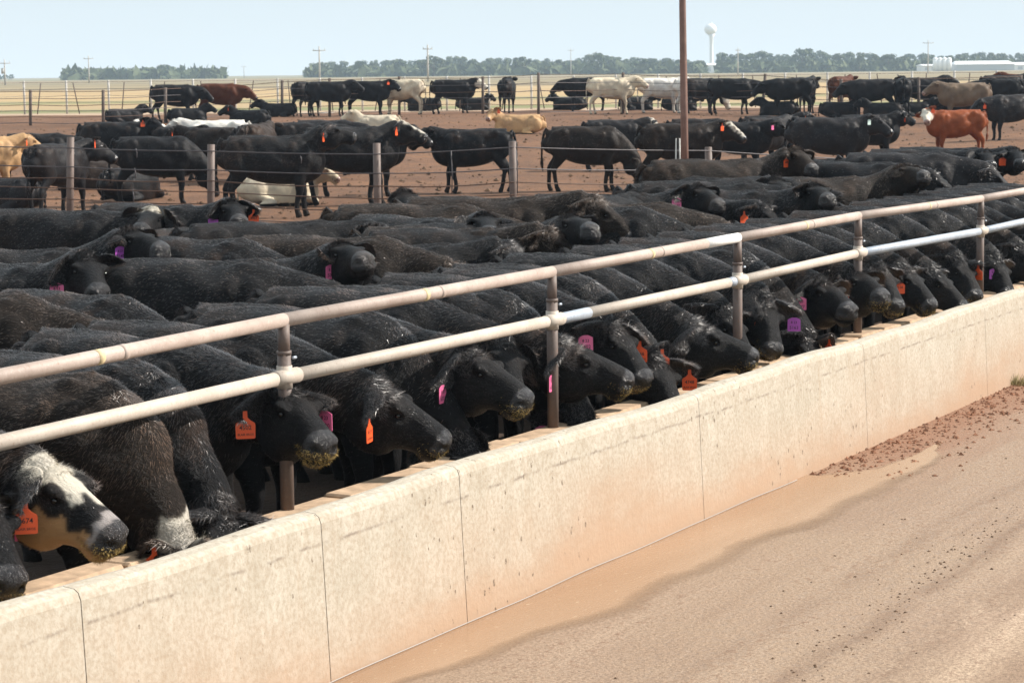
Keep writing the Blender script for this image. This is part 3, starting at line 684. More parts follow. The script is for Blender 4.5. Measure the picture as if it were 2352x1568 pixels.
shed(1500, 1560, 152, 153.5, 157, 1150, 'very low white roof left of the mast on the horizon', M['white_roof'], 1)
shed(2120, 2150, 148, 151, 157, 905, 'small white building just left of the round grain tanks', M['white_roof'], 2)
for k, x in enumerate((2148, 2158, 2169, 2180)):
    Y = 900; a = at_depth(x, 157, Y); t_ = at_depth(x, 132, Y).z; gz = pen_z(0, Y); r = empty('grain_tank', V((a.x, Y, gz)), 0, label=['leftmost of the four', 'second from left of the four', 'third from left of the four', 'rightmost of the four'][k] + ' domed white grain tanks on the right horizon', category='grain tank', group='domed grain tanks')
    mb = MB(); h = t_ - gz; mb.tube([(0, 0, 0), (0, 0, h * .5), (0, 0, h * .84)], .95, 16); link('tank_wall', mb.mesh('tank_wall'), M['white_roof'], r)
    mb = MB(); mb.ell((0, 0, h * .84), (.98, .98, h * .16)); link('tank_dome', mb.mesh('tank_dome'), M['white_roof'], r)
def upole(x, yt, yb, Y, label, arm=1.1):
    t_ = at_depth(x, yt, Y); gz = pen_z(0, Y); r = empty('utility_pole', V((t_.x, Y, gz)), 0, label=label, category='utility pole'); h = t_.z - gz
    mb = MB(); mb.tube([(0, 0, 0), (0, 0, h * .5), (0, 0, h)], [.17, .14, .11], 8); link('pole_shaft', mb.mesh('pole_shaft'), M['greypost'], r)
    mb = MB(); mb.box((0, -.15, h - .7), arm * 2, .12, .14); link('crossarm', mb.mesh('crossarm'), M['greypost'], r)
    for s in (-1, 0, 1):
        mb = MB(); mb.tube([(s * arm * .85, -.15, h - .62), (s * arm * .85, -.15, h - .35)], .06, 6); link('insulator', mb.mesh('insulator'), M['greypost'], r)
    return r
p = upole(10, 137, 180, 430, 'utility pole with a transformer at the far left edge')
mb = MB(); hh = at_depth(10, 137, 430).z - pen_z(0, 430); mb.tube([(-.35, -.1, hh - 2.6), (-.35, -.1, hh - 1.6)], .28, 10); link('transformer', mb.mesh('transformer'), M['greypost'], p)
upole(203, 128, 178, 520, 'utility pole rising from the small tree clump on the left')
upole(733, 107, 170, 400, 'tall utility pole at the left end of the long tree line')
upole(982, 103, 170, 380, 'tall utility pole above the far black cow with the white face', .8)
upole(1311, 112, 160, 800, 'faint utility pole above the middle of the long tree line')
upole(1695, 110, 160, 620, 'thin utility pole just right of the water tower', .7)
upole(2132, 93, 160, 600, 'utility pole standing just left of the white grain tanks', 1.4)
upole(560, 150, 170, 1000, 'tiny utility pole on the open horizon left of the long tree line')
# haze
mh = bpy.data.materials.new('haze_air'); mh.use_nodes = True; nt = mh.node_tree; nt.nodes.clear()
out = nt.nodes.new('ShaderNodeOutputMaterial'); pv = nt.nodes.new('ShaderNodeVolumePrincipled'); pv.inputs['Color'].default_value = (.62, .80, 1, 1); pv.inputs['Density'].default_value = .00027; pv.inputs['Anisotropy'].default_value = .0
nt.links.new(pv.outputs[0], out.inputs['Volume'])
mb = MB(); mb.box((0, 740, 26.0), 1600, 1500, 56); link('haze', mb.mesh('haze', False), mh, None, kind='stuff')
# ================================================================ CATTLE
COATS = {'black': (.025, .0245, .0255), 'brownblack': (.042, .031, .024), 'charcoal': (.048, .045, .045), 'red': (.17, .052, .022), 'rust': (.31, .08, .025), 'tan': (.58, .36, .18),
         'cream': (.70, .60, .44), 'white': (.80, .76, .68), 'dun': (.20, .145, .10), 'greybrown': (.085, .062, .048)}
TW = {'torso': [(-.83, 1.13, .09, .09), (-.80, 1.10, .20, .17), (-.72, 1.07, .27, .235), (-.58, 1.05, .31, .275), (-.40, 1.02, .335, .295), (-.15, .965, .38, .34), (.10, .94, .395, .35), (.34, .935, .395, .32), (.54, .94, .385, .27), (.70, .97, .33, .22), (.82, 1.01, .20, .15), (.88, 1.03, .08, .07)]}
HEADP = [(-.07, -.13, .05, .05), (-.05, -.13, .11, .09), (0, -.142, .152, .112), (.05, -.168, .192, .128), (.10, -.180, .204, .134), (.15, -.170, .192, .136), (.20, -.143, .160, .126), (.26, -.128, .138, .106), (.32, -.118, .121, .094), (.38, -.115, .111, .088), (.43, -.117, .106, .094), (.47, -.121, .101, .101), (.495, -.125, .092, .098), (.515, -.128, .072, .078), (.527, -.130, .035, .04)]
def nrm(v): v = np.asarray(v, float); return v / (np.linalg.norm(v) + 1e-9)
def head_frame(poll, h, roll=0.0):
    h = nrm(h); ref = np.array([0, 0, 1.]) + np.array([1., 0, 0]) * .8 * max(0, -h[2]) ** 2 * 2
    u = nrm(ref - ref.dot(h) * h); l = np.cross(u, h)
    if roll:
        c, s = math.cos(roll), math.sin(roll); u, l = c * u + s * l, c * l - s * u
    return np.stack([h, l, u], 1), np.array(poll, float)      # columns: forward, left, up
def leg(mb, pts, rads): mb.tube(catmull(pts, 4), list(catmull([(r, r * 1.15) if np.isscalar(r) else r for r in rads], 4).clip(.01)), 12, A=(0, 1, 0))
def cow_raw(pose):
    """local frame: +X forward, +Y left, Z up, origin on the ground under the barrel"""
    poll, h = np.array(pose['poll'], float), nrm(pose['h']); lying = pose.get('lying'); dz = -.66 if lying else 0.0
    Rm, o = head_frame(poll, h, pose.get('roll', 0)); rg = np.random.default_rng(pose.get('seed', 1)); fat = pose.get('fat', 1.0)
    mb = MB()
    T = np.array(TW['torso']); T = T.copy(); bow = pose.get('bow', 0.0)
    C = catmull([(x, bow * ((x + .1) ** 2 - .2), z + dz) for x, z, a, b in T], 3); R = catmull([(b * fat, a) for x, z, a, b in T], 3).clip(.02)
    mb.tube(C, list(map(tuple, R)), 26, A=(0, 1, 0), pw=2.25)
    # neck: bezier from the chest to the back of the head
    p0 = np.array([.38, 0, 1.03 + dz]); p3 = poll - Rm[:, 2] * .145 + Rm[:, 0] * .02
    dirn = nrm(p3 - np.array([.62, 0, 1.10 + dz])); L = np.linalg.norm(p3 - p0)
    p1 = p0 + np.array([1, 0, .10]) * L * .38; p2 = p3 - nrm(dirn * .75 + Rm[:, 0] * .42 + Rm[:, 2] * .12) * L * .30
    tt = np.linspace(0, 1, 15)[:, None]; B = (1 - tt) ** 3 * p0 + 3 * (1 - tt) ** 2 * tt * p1 + 3 * (1 - tt) * tt ** 2 * p2 + tt ** 3 * p3
    rr = catmull([(.215, .32), (.185, .28), (.162, .235), (.145, .21), (.13, .19)], 4)[:]; f = np.linspace(0, len(rr) - 1, 15); rr = np.stack([np.interp(f, np.arange(len(rr)), rr[:, k]) for k in (0, 1)], 1)
    lat = np.array([(1 - t) * np.array([0, 1., 0]) + t * Rm[:, 1] for t in np.linspace(0, 1, 15)])
    mb.tube(B, list(map(tuple, rr * (1, 1))), 20, A=lat)
    # dewlap and withers
    mb.tube([B[3] + (0, 0, -.20), B[6] + (0, 0, -.17), B[10] + (0, 0, -.12), B[13] + (0, 0, -.05)], [(.05, .09), (.045, .08), (.04, .06), (.04, .05)], 10, A=(0, 1, 0))
    mb.ell((.46, 0, 1.215 + dz), (.24, .11, .13)); mb.ell((.70, 0, .86 + dz), (.17, .13, .20))
    mb.tube([(-.70, 0, 1.315 + dz), (-.4, 0, 1.335 + dz), (0, 0, 1.31 + dz), (.3, 0, 1.32 + dz), (.5, 0, 1.33 + dz)], .035, 8, A=(0, 1, 0))
    for s in (-1, 1):
        mb.ell((-.44, s * .20, 1.225 + dz), (.11, .07, .105)); mb.ell((-.74, s * .12, 1.20 + dz), (.09, .055, .08)); mb.ell((.40, s * .10, 1.245 + dz), (.13, .06, .10)); mb.ell((.36, s * .235, 1.02 + dz), (.12, .07, .22))
    # head
    hp = np.array(HEADP); hc = catmull([(x, 0, z) for x, z, a, b in hp], 2); hr = catmull([(b, a) for x, z, a, b in hp], 2).clip(.01)
    mb.tube((hc @ Rm.T) + o, list(map(tuple, hr)), 24, A=Rm[:, 1], pw=2.35)
    def H(p): return Rm @ np.array(p, float) + o
    mb.ell(H((.015, 0, -.035)), (.07, .075, .065), Rm)                      # poll
    for s in (-1, 1):
        mb.ell(H((.10, s * .062, -.175)), (.085, .042, .075), Rm); mb.ell(H((.175, s * .104, -.034)), (.05, .034, .036), Rm)
        mb.ell(H((.470, s * .058, -.085)), (.05, .042, .046), Rm)
    mb.ell(H((.435, 0, -.205)), (.06, .06, .038), Rm)                       # chin
    if not lying:
        st = pose.get('stride', (0, 0, 0, 0))
        for s, a, b in ((-1, st[0], st[2]), (1, st[1], st[3])):
            mb.ell((.50, s * .20, .96), (.17, .10, .30)); mb.ell((.44, s * .19, .76), (.10, .075, .15))
            leg(mb, [(.47, s * .19, .80), (.46, s * .185, .64), (.50 + a * .5, s * .175, .42), (.49 + a * .8, s * .17, .30), (.49 + a, s * .17, .13), (.515 + a, s * .17, .06), (.53 + a, s * .17, .0)], [.11, .085, .060, .043, .042, .048, .056])
            mb.ell((-.58, s * .19, 1.0), (.20, .12, .29)); mb.ell((-.50, s * .19, .80), (.15, .095, .19))
            leg(mb, [(-.52, s * .19, .86), (-.55 + b * .2, s * .185, .70), (-.70 + b * .5, s * .18, .50), (-.71 + b * .7, s * .175, .40), (-.70 + b, s * .17, .14), (-.67 + b, s * .17, .06), (-.655 + b, s * .17, .0)], [(.10, .15), (.08, .12), (.054, .074), .045, .042, .048, .056])
    else:
        for s in (-1, 1):
            mb.ell((.46, s * .20, .34), (.20, .12, .24)); mb.ell((-.50, s * .24, .33), (.27, .14, .26))
            leg(mb, [(.50, s * .20, .26), (.66, s * .22, .16), (.84, s * .20, .09), (.78, s * .16, .05), (.60, s * .14, .05)], [.10, .07, .05, .04, .045])
            leg(mb, [(-.45, s * .28, .22), (-.25, s * .36, .13), (-.10, s * .40, .08), (-.25, s * .44, .05), (-.45, s * .42, .045)], [(.11, .10), .07, .05, .036, .04])
    ex = MB()
    # tail
    sw = pose.get('tail', 0.0)
    tl = catmull([(-.78, 0, 1.30 + dz), (-.85, sw * .2, 1.20 + dz), (-.89, sw * .6, .95 + dz), (-.90, sw, .66 + dz if not lying else .14), (-.90 + .02, sw * 1.2, .44 + dz if not lying else .05)], 4)
    ex.tube(tl, list(np.interp(np.arange(len(tl)), [0, 4, 11, 13, len(tl) - 1], [.045, .028, .02, .035, .008])), 8)
    # ears: cupped leaves
    ears = []
    for s, droop in ((-1, pose.get('droop', .25)), (1, pose.get('droopl', pose.get('droop', .25)))):
        e = nrm((-.28, s * 1.0, -droop)) if pose.get('earR' if s < 0 else 'earL') is None else nrm(np.array(pose['earR' if s < 0 else 'earL']) @ Rm); base_ = np.array([.0, s * .100, -.055]); n = 12
        up = nrm(np.cross(e, (1, 0, 0)) * s) if abs(e[0]) < .8 else nrm(np.cross(e, (0, 0, 1)) * s); fw = nrm(np.cross(e, up)); fw = fw * np.sign(fw[0] + 1e-6)
        co = []; m = 7
        for i in range(n + 1):
            u = i / n; w = .086 * (math.sin(math.pi * min(1, u * .86 + .14)) ** .75) + .004; c = base_ + e * u * .245 + np.array([0, 0, -.035]) * u * u
            for j in range(m):
                v = j / (m - 1) * 2 - 1
                co.append(c + up * v * w + fw * ((v * v) * w * .75 - .01))
        co = np.array(co); off = fw * -.012; co2 = co + off; q = []
        for i in range(n):
            for j in range(m - 1):
                a = i * m + j; q.append((a, a + 1, a + m + 1, a + m)); a += len(co); q.append((a, a + m, a + m + 1, a + 1))
        k = len(co)
        for i in range(n): q.append((i * m, i * m + m, i * m + m + k, i * m + k)); q.append((i * m + m - 1, i * m + m - 1 + k, i * m + 2 * m - 1 + k, i * m + 2 * m - 1))
        for j in range(m - 1): q.append((n * m + j, n * m + j + 1, n * m + j + 1 + k, n * m + j + k))
        E = np.vstack([co, co2]); ex.add(E @ Rm.T + o, q)
        ears.append((H(base_ + e * .17) + np.array([0, 0, -.066]), Rm @ e))
    return mb, ex, Rm, o, ears
def sculpt(co, Rm, o):
    q = (co - o) @ Rm; d = np.zeros_like(q); x, y, z = q.T; sy = np.sign(y)
    g = lambda cx, cy, cz, s: np.exp(-((x - cx) ** 2 + (np.abs(y) - cy) ** 2 + (z - cz) ** 2) / (s * s))
    d[:, 1] += sy * (-.028 * g(.200, .120, -.062, .026) + .020 * g(.180, .118, -.022, .028) + .010 * g(.215, .12, -.105, .028) - .012 * g(.30, .085, -.075, .05) + .009 * g(.10, .11, -.17, .06))
    d[:, 0] += -.030 * g(.512, .052, -.092, .019) ; d[:, 1] += -sy * .018 * g(.495, .085, -.092, .019)
    ml = np.exp(-((z + .168 + (x - .5) * .12) / .009) ** 2) * (x > .34) * (x < .6) * np.clip((x - .34) / .06, 0, 1)
    d[:, 1] += -sy * .007 * ml; d[:, 0] += -.010 * ml * (x > .47)
    near = (x > -.1) & (x < .62) & (np.abs(y) < .2) & (z > -.4) & (z < .12)
    co = co + (d * near[:, None]) @ Rm.T
    X, Y, Z = co.T; b = ~near & (Z > .5)
    lump = .016 * np.sin(X * 9 + 1.3 + np.sin(Z * 6) * 1.5) * np.sin(Z * 11 + Y * 5) + .006 * np.sin(X * 21 + Y * 14) * np.sin(Z * 17 + 2)
    hollow = -.035 * np.exp(-(((X + .27) / .13) ** 2 + ((Z - 1.10) / .11) ** 2)) * (np.abs(Y) > .12)
    co[:, 1] += np.sign(Y) * (lump + hollow) * b * np.clip(np.abs(Y) / .1, 0, 1); co[:, 2] += lump * .6 * b * (Z > 1.15)
    return co
def paint(co, Rm, o, coat, pat):
    n = len(co); c = np.tile(COATS[coat], (n, 1)).astype(float); q = (co - o) @ Rm; x, y, z = q.T
    head = (x > -.06) & (x < .6) & (np.abs(y) < .16) & (z > -.34) & (z < .10); wet = np.zeros(n)
    dark = coat in ('black', 'brownblack', 'charcoal', 'greybrown', 'red')
    wob = .02 * np.sin(x * 40 + y * 25) + .015 * np.sin(y * 70 + z * 50)
    wc = np.array((.74, .68, .56))
    if pat == 'whiteface': c[head & (x > -.02 + wob) & (z > -.30)] = wc
    elif pat == 'blaze': c[head & (np.abs(y) < .055 + wob) & (z > -.09)] = wc
    elif pat == 'poll': c[(x > -.12) & (x < .13 + wob) & (np.abs(y) < .11) & (z > -.07 + wob) & (z < .12)] = wc
    elif pat == 'patch':
        c[(x > -.02) & (x < .30 + wob * 2) & (z > -.045 + wob) & (z < .1) & (np.abs(y) < .15 - np.abs(x - .10) * .35)] = wc; c[(np.abs(x - .185) < .06) & (np.abs(y) > .075 + wob * .5) & head] = COATS['black']
        jaw = head & (z < -.125 + wob * .8 - (x < .14) * .06) & (x > .05); c[jaw] = np.array((.56, .33, .15))
        c[head & (x > .40 + wob) & (z > -.15)] = (.42, .38, .36)
    elif pat == 'mottle': c[head & (z > -.08) & (np.sin(x * 60 + 1) * np.sin(y * 55) + wob * 8 > -.1)] = wc
    elif pat == 'paleface': c[head & (x > .02)] = np.array(COATS['tan']) * .8
    mz = head & (x > .452) & (z > -.155)
    mcol = (.045, .042, .045) if dark else (.42, .27, .22)
    c[mz] = mcol; wet[mz] = 1
    nost = head & (x > .462) & (((np.abs(y) - .060 - (z + .095) * .5) ** 2 / 2.2 + (z + .095) ** 2) < .0185 ** 2); c[nost] = .003
    mlz = head & (x > .36) & (np.abs(z + .168 + (x - .5) * .12) < .006); c[mlz] = c[mlz] * .3
    hoof = co[:, 2] < .055; c[hoof] = (.03, .025, .02)
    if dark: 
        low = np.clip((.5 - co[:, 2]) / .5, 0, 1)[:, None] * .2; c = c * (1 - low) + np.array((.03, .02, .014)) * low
    dust = np.ones(n) * (1.0 if dark else .25); dust[head] *= .5
    return c, wet, dust
JOBS = {}
def flush_jobs():
    """evaluate every queued cattle body in one pass"""
    tmp = []
    for key, job in JOBS.items():
        if 'me' in job: continue
        mb, ex, Rm, o, ears = cow_raw(job['pose'])
        ob = bpy.data.objects.new('tmp', mb.mesh('tmp')); COL.objects.link(ob)
        r = ob.modifiers.new('r', 'REMESH'); r.mode = 'VOXEL'; r.voxel_size = job['vox']; r.use_smooth_shade = True
        s = ob.modifiers.new('s', 'SMOOTH'); s.factor = .5; s.iterations = 3 if job['vox'] < .02 else 2
        job.update(ob=ob, ex=ex, Rm=Rm, o=o, ears=ears); tmp.append(job)
    bpy.context.view_layer.update(); dg = bpy.context.evaluated_depsgraph_get()
    for job in tmp:
        me0 = bpy.data.meshes.new_from_object(job['ob'].evaluated_get(dg)); n = len(me0.vertices); co = np.empty(n * 3, np.float32); me0.vertices.foreach_get('co', co); co = co.reshape(-1, 3).astype(float)
        lv = np.empty(len(me0.loops), np.int32); me0.loops.foreach_get('vertex_index', lv)
        tot = np.empty(len(me0.polygons), np.int32); me0.polygons.foreach_get('loop_total', tot)
        assert (tot == 4).all(); q = lv.reshape(-1, 4)
        co = sculpt(co, job['Rm'], job['o'])
        ex = job['ex']; eco = np.vstack(ex.v); eq = np.vstack(ex.q) + n; et = np.vstack(ex.t) + n
        allc = np.vstack([co, eco]); aq = np.vstack([q, eq])
        me = mesh_np('cattle_body', allc, aq, et); me.materials.append(M['sleek' if job['vox'] > .0275 else 'coat'])
        c, wet, dust = paint(allc, job['Rm'], job['o'], job['coat'], job['pat'])
        dust[:] *= job['pose'].get('dust', 1.0)
        if job['pat']:
            for _ in range(1):
                fm = c[aq].mean(1); acc = np.zeros_like(c); cnt_ = np.zeros(len(c))
                for k_ in range(4): np.add.at(acc, aq[:, k_], fm); np.add.at(cnt_, aq[:, k_], 1)
                ok_ = cnt_ > 0; c[ok_] = .45 * c[ok_] + .55 * acc[ok_] / cnt_[ok_][:, None]
        ca = me.color_attributes.new('Col', 'FLOAT_COLOR', 'POINT'); ca.data.foreach_set('color', np.hstack([c, np.ones((len(c), 1))]).astype(np.float32).ravel())
        for nm, arr in (('wet', wet), ('dust', dust)): me.attributes.new(nm, 'FLOAT', 'POINT').data.foreach_set('value', arr.astype(np.float32))
        job['me'] = me
        if job['hair']: job['hme'] = make_hair(allc, aq, c, dust, n, job)
        if job['crumbs']: job['fme'] = make_crumbs(co, q, job)
        bpy.data.objects.remove(job['ob']); bpy.data.meshes.remove(me0)
def face_samples(co, q, n, wfun, rg, eco_start):
    a, b, c, d = co[q[:, 0]], co[q[:, 1]], co[q[:, 2]], co[q[:, 3]]
    nrmv = np.cross(c - a, d - b); ar = np.linalg.norm(nrmv, axis=1) * .5; ce = (a + b + c + d) / 4
    w = ar * wfun(ce, q[:, 0] >= eco_start); cs = np.cumsum(w); idx = np.searchsorted(cs, rg.random(n) * cs[-1]).clip(0, len(q) - 1)
    u, v = rg.random((n, 1)), rg.random((n, 1))
    p = (a[idx] * (1 - u) + b[idx] * u) * (1 - v) + (d[idx] * (1 - u) + c[idx] * u) * v
    nn = nrmv[idx] / (np.linalg.norm(nrmv[idx], axis=1)[:, None] + 1e-9); return p, nn, idx
def make_hair(co, q, col, dust, nb, job):
    rg = np.random.default_rng(job['pose'].get('seed', 1) + 50); Rm, o = job['Rm'], job['o']; n = job['hair']; lying = job['pose'].get('lying')
    def wf(ce, isear):
        lx = (ce - o) @ Rm; head = (lx[:, 0] > -.05) & (np.abs(lx[:, 1]) < .18) & (lx[:, 2] > -.38) & (lx[:, 2] < .1)
        w = np.where(ce[:, 2] > (.85 if not lying else .2), 1.0, .12); w = np.where(head, 1.1, w); w = np.where(head & (lx[:, 0] > .40), .25, w)
        w = np.where(head & (lx[:, 0] < .15) & (lx[:, 2] > -.12), 5.0, w); w = np.where(isear, 8.0, w); w = np.where(ce[:, 0] < -.3, w * .7, w); w = np.where((np.abs(ce[:, 1]) < .10) & (ce[:, 2] > 1.2), w * 3.0, w)
        return w
    p, nn, idx = face_samples(co, q, n, wf, rg, nb); isear = q[idx, 0] >= nb
    lx = (p - o) @ Rm; head = (lx[:, 0] > -.03) & (np.abs(lx[:, 1]) < .17) & (lx[:, 2] > -.33) & (lx[:, 2] < .1) & ~isear
    flow = np.tile(np.array([-.9, 0, -.55]), (n, 1)); flow[:, 1] += np.sin(p[:, 0] * 19 + p[:, 2] * 11) * .35; flow[:, 2] += np.sin(p[:, 0] * 27 - p[:, 1] * 23) * .35
    neck = (p[:, 0] > .6) & ~head; flow[neck] += np.array([.1, 0, -.55])
    topk = head & (lx[:, 0] < .13) & (lx[:, 2] > -.12)
    flow[head] = Rm[:, 0] * .8 + np.stack([np.sin(lx[head, 1] * 60) * .2] * 3, 1)
    flow[topk] = (Rm[:, 0] * .6)[None] + nn[topk] * .25 + rg.normal(0, .30, (topk.sum(), 3))
    if isear.any():
        side = np.sign(lx[isear, 1])[:, None]; flow[isear] = (Rm[:, 1] * side * .8) + rg.normal(0, .45, (isear.sum(), 3)) + np.array([0, 0, -.6])
    flow += rg.normal(0, .16, (n, 3)); flow -= (flow * nn).sum(1)[:, None] * nn * np.where(topk | isear, .3, 1.0)[:, None]; flow /= np.linalg.norm(flow, axis=1)[:, None] + 1e-9
    L = rg.uniform(.016, .030, n); L[head] = rg.uniform(.010, .018, head.sum()); L[neck] *= 1.25; L[topk] = rg.uniform(.025, .055, topk.sum()); L[isear] = rg.uniform(.02, .05, isear.sum())
    if job['pat']: L[topk] *= .5
    ridge = (np.abs(p[:, 1]) < .05) & (p[:, 2] > 1.2) & ~head & ~isear; L[ridge] *= 1.3
    lift = rg.uniform(.08, .30, n); lift[head & ~topk] = .12; lift[isear] = .35; lift[topk] = .25
    tip = p + (flow + nn * lift[:, None]) * L[:, None]; wd = np.cross(nn, flow); w = np.where(head & ~topk, .0009, .0014)[:, None] * job.get('hw', 1.0)
    v = np.stack([p + wd * w - nn * .001, p - wd * w - nn * .001, tip], 1).reshape(-1, 3)
    me = mesh_np('hair', v, None, np.arange(n * 3).reshape(-1, 3), True)
    sn = nn * 1.0 + wd / (np.linalg.norm(wd, axis=1)[:, None] + 1e-9) * rg.normal(0, .42, (n, 1)) + flow * rg.uniform(-.1, .35, (n, 1)); sn /= np.linalg.norm(sn, axis=1)[:, None]
    me.normals_split_custom_set_from_vertices(np.repeat(sn, 3, 0).astype(np.float32)); me.materials.append(M['hair'])
    c = col[q[idx, 0]]; tipc = c * 1.0; br = (rg.random((n, 1)) < .16) * dust[q[idx, 0]][:, None]
    tipc = tipc * (1 - br * .8) + np.array((.085, .052, .034)) * br * .8
    cc = np.stack([c, c, tipc], 1).reshape(-1, 3)
    me.color_attributes.new('Col', 'FLOAT_COLOR', 'POINT').data.foreach_set('color', np.hstack([cc, np.ones((len(cc), 1))]).astype(np.float32).ravel())
    me.attributes.new('dust', 'FLOAT', 'POINT').data.foreach_set('value', np.repeat(dust[q[idx, 0]] * .8, 3).astype(np.float32))
    return me
def make_crumbs(co, q, job):
    rg = np.random.default_rng(9 + job['pose'].get('seed', 1)); Rm, o = job['Rm'], job['o']; n = job['crumbs']
    def wf(ce, e):
        lx = (ce - o) @ Rm; a = (lx[:, 0] > .38) & (np.abs(lx[:, 1]) < .14) & (lx[:, 2] < -.112) & (lx[:, 2] > -.25); return np.where(a, 1.0, 1e-9) * np.where(lx[:, 0] > .47, 2.2, .6)
    p, nn, idx = face_samples(co, q, n, wf, rg, 1 << 30)
    d = rg.normal(0, 1, (n, 3)); d /= np.linalg.norm(d, axis=1)[:, None]; d = d * .7 + nn * .35; L = rg.uniform(.006, .022, (n, 1)); w = np.cross(d, nn) * .0022
    v = np.stack([p + nn * .001 - w, p + nn * .001 + w, p + nn * .004 + d * L + w * .5], 1).reshape(-1, 3)
    me = mesh_np('feed_crumbs', v, None, np.arange(n * 3).reshape(-1, 3), False); me.materials.append(M['feed']); return me
# ear tags
_texts = {}
def text_mesh(s, size):
    if (s, size) in _texts: return _texts[s, size]
    cu = bpy.data.curves.new('lettering', 'FONT'); cu.body = s; cu.size = size; cu.align_x = 'CENTER'; cu.align_y = 'CENTER'; cu.resolution_u = 2; cu.offset = size * .012; cu.space_line = .82
    ob = bpy.data.objects.new('t', cu); COL.objects.link(ob); bpy.context.view_layer.update()
    me = bpy.data.meshes.new_from_object(ob.evaluated_get(bpy.context.evaluated_depsgraph_get())); bpy.data.objects.remove(ob); me.name = 'lettering'
    me.materials.clear(); me.materials.append(M['ink']); _texts[s, size] = me; return me
def tag_mesh(kind):
    if kind in _texts: return _texts[kind]
    if kind == 'orange': o2 = [(-.008, .05), (.008, .05), (.009, .025), (.020, .014), (.036, .004), (.038, -.006), (.037, -.052), (.032, -.056), (-.032, -.056), (-.037, -.052), (-.038, -.006), (-.036, .004), (-.020, .014), (-.009, .025)]
    else: o2 = [(-.012, .022), (.012, .022), (.030, .014), (.036, .010), (.037, -.052), (.033, -.056), (-.033, -.056), (-.037, -.052), (-.036, .010), (-.030, .014)]
    n = len(o2); co = [(x, -.0012, z) for x, z in o2] + [(x, .0012, z) for x, z in o2] + [(0, -.0012, -.02), (0, .0012, -.02)]
    q = [(i, (i + 1) % n, (i + 1) % n + n, i + n) for i in range(n)]; t = [(2 * n, (i + 1) % n, i) for i in range(n)] + [(2 * n + 1, i + n, (i + 1) % n + n) for i in range(n)]
    me = mesh_np('ear_tag', co, q, t, False); me.materials.append(M[kind + '_tag']); _texts[kind] = me; return me
def add_tag(root, ear, kind, text, faceyaw=None, size=1.25):
    pos_, e = ear; e = np.array(e)
    z = np.array([0, 0, 1.]); xx = np.array([e[0], e[1], 0]); xx = nrm(xx) if np.linalg.norm(xx) > .2 else np.array([1., 0, 0])
    if faceyaw is not None:
        a = faceyaw; xx = np.array([math.cos(a), math.sin(a), 0])
    yy = np.cross(z, xx)
    Mx = Matrix(((xx[0], yy[0], 0, pos_[0]), (xx[1], yy[1], 0, pos_[1]), (0, 0, 1, pos_[2] - .035), (0, 0, 0, 1))) @ Matrix.Scale(size, 4)
    t = link('ear_tag', tag_mesh(kind), None, root, label=f'{kind} ear tag'); t.matrix_local = Mx
    if text:
        ln = text.split('\n')
        for sgn in (1, -1):
            for i_, tx in enumerate(ln):
                if kind == 'orange': sz, zz = ((.0235, -.014), (.0115, -.040))[i_]
                else: sz, zz = ((.020, -.006), (.0255, -.036))[i_ if len(ln) > 1 else 1]
                g = link('tag_print', text_mesh(tx, sz), None, t)
                g.matrix_local = Matrix.Translation((0, -.0016 * sgn, zz)) @ (Matrix.Rotation(math.pi, 4, 'Z') if sgn < 0 else Matrix.Identity(4)) @ Matrix.Rotation(math.pi / 2, 4, 'X')
    return t
HERD = []
def cow(name, label, loc, yaw, pose, coat='black', pat='', lod=2, scale=1.0, tagR=None, tagL=None, group=None, crumbs=0, faceR=None, faceL=None, cat='cow'):
    vox, hair = {0: (.0155, 34000), 1: (.026, 12000), 2: (.030, 2500), 3: (.042, 0)}[lod]
    pose = dict(pose); key = (tuple(np.round(pose['poll'], 3)), tuple(np.round(nrm(pose['h']), 3)), str(sorted((k, v) for k, v in pose.items() if k not in ('poll', 'h'))), coat, pat, lod, crumbs > 0)
    if key not in JOBS: JOBS[key] = dict(pose=pose, vox=vox, hair=hair, coat=coat, pat=pat, crumbs=crumbs, hw={0: 1.05, 1: 1.6, 2: 2.4, 3: 1}[lod])
    HERD.append(dict(name=name, label=label, loc=loc, yaw=yaw, key=key, lod=lod, scale=scale, tagR=tagR, tagL=tagL, group=group, faceR=faceR, faceL=faceL, cat=cat))
eye_me = None
def build_herd():
    global eye_me
    flush_jobs()
    mb = MB(); mb.ell((0, 0, 0), (.0155, .0155, .0155), None, 12, 8); eye_me = mb.mesh('eye'); eye_me.materials.append(M['eye'])
    for h in HERD:
        j = JOBS[h['key']]; r = empty(h['name'], h['loc'], h['yaw'], label=h['label'], category=h['cat']); r.scale = (h['scale'],) * 3
        if h['group']: r['group'] = h['group']
        link('body', j['me'], None, r)
        if 'hme' in j: link('hair', j['hme'], None, r, kind='stuff')
        if 'fme' in j: link('feed_crumbs', j['fme'], None, r, kind='stuff')
        if h['lod'] <= 1:
            for s in (-1, 1):
                e = link('eye', eye_me, None, r); e.location = V(j['Rm'] @ np.array((.200, s * .108, -.062)) + j['o'])
        for k, (tg, fy) in enumerate(((h['tagR'], h['faceR']), (h['tagL'], h['faceL']))):
            if tg: add_tag(r, j['ears'][k], tg[0], tg[1] if h['lod'] <= 1 else '', fy, 1.38 if h['lod'] <= 1 else 1.5)
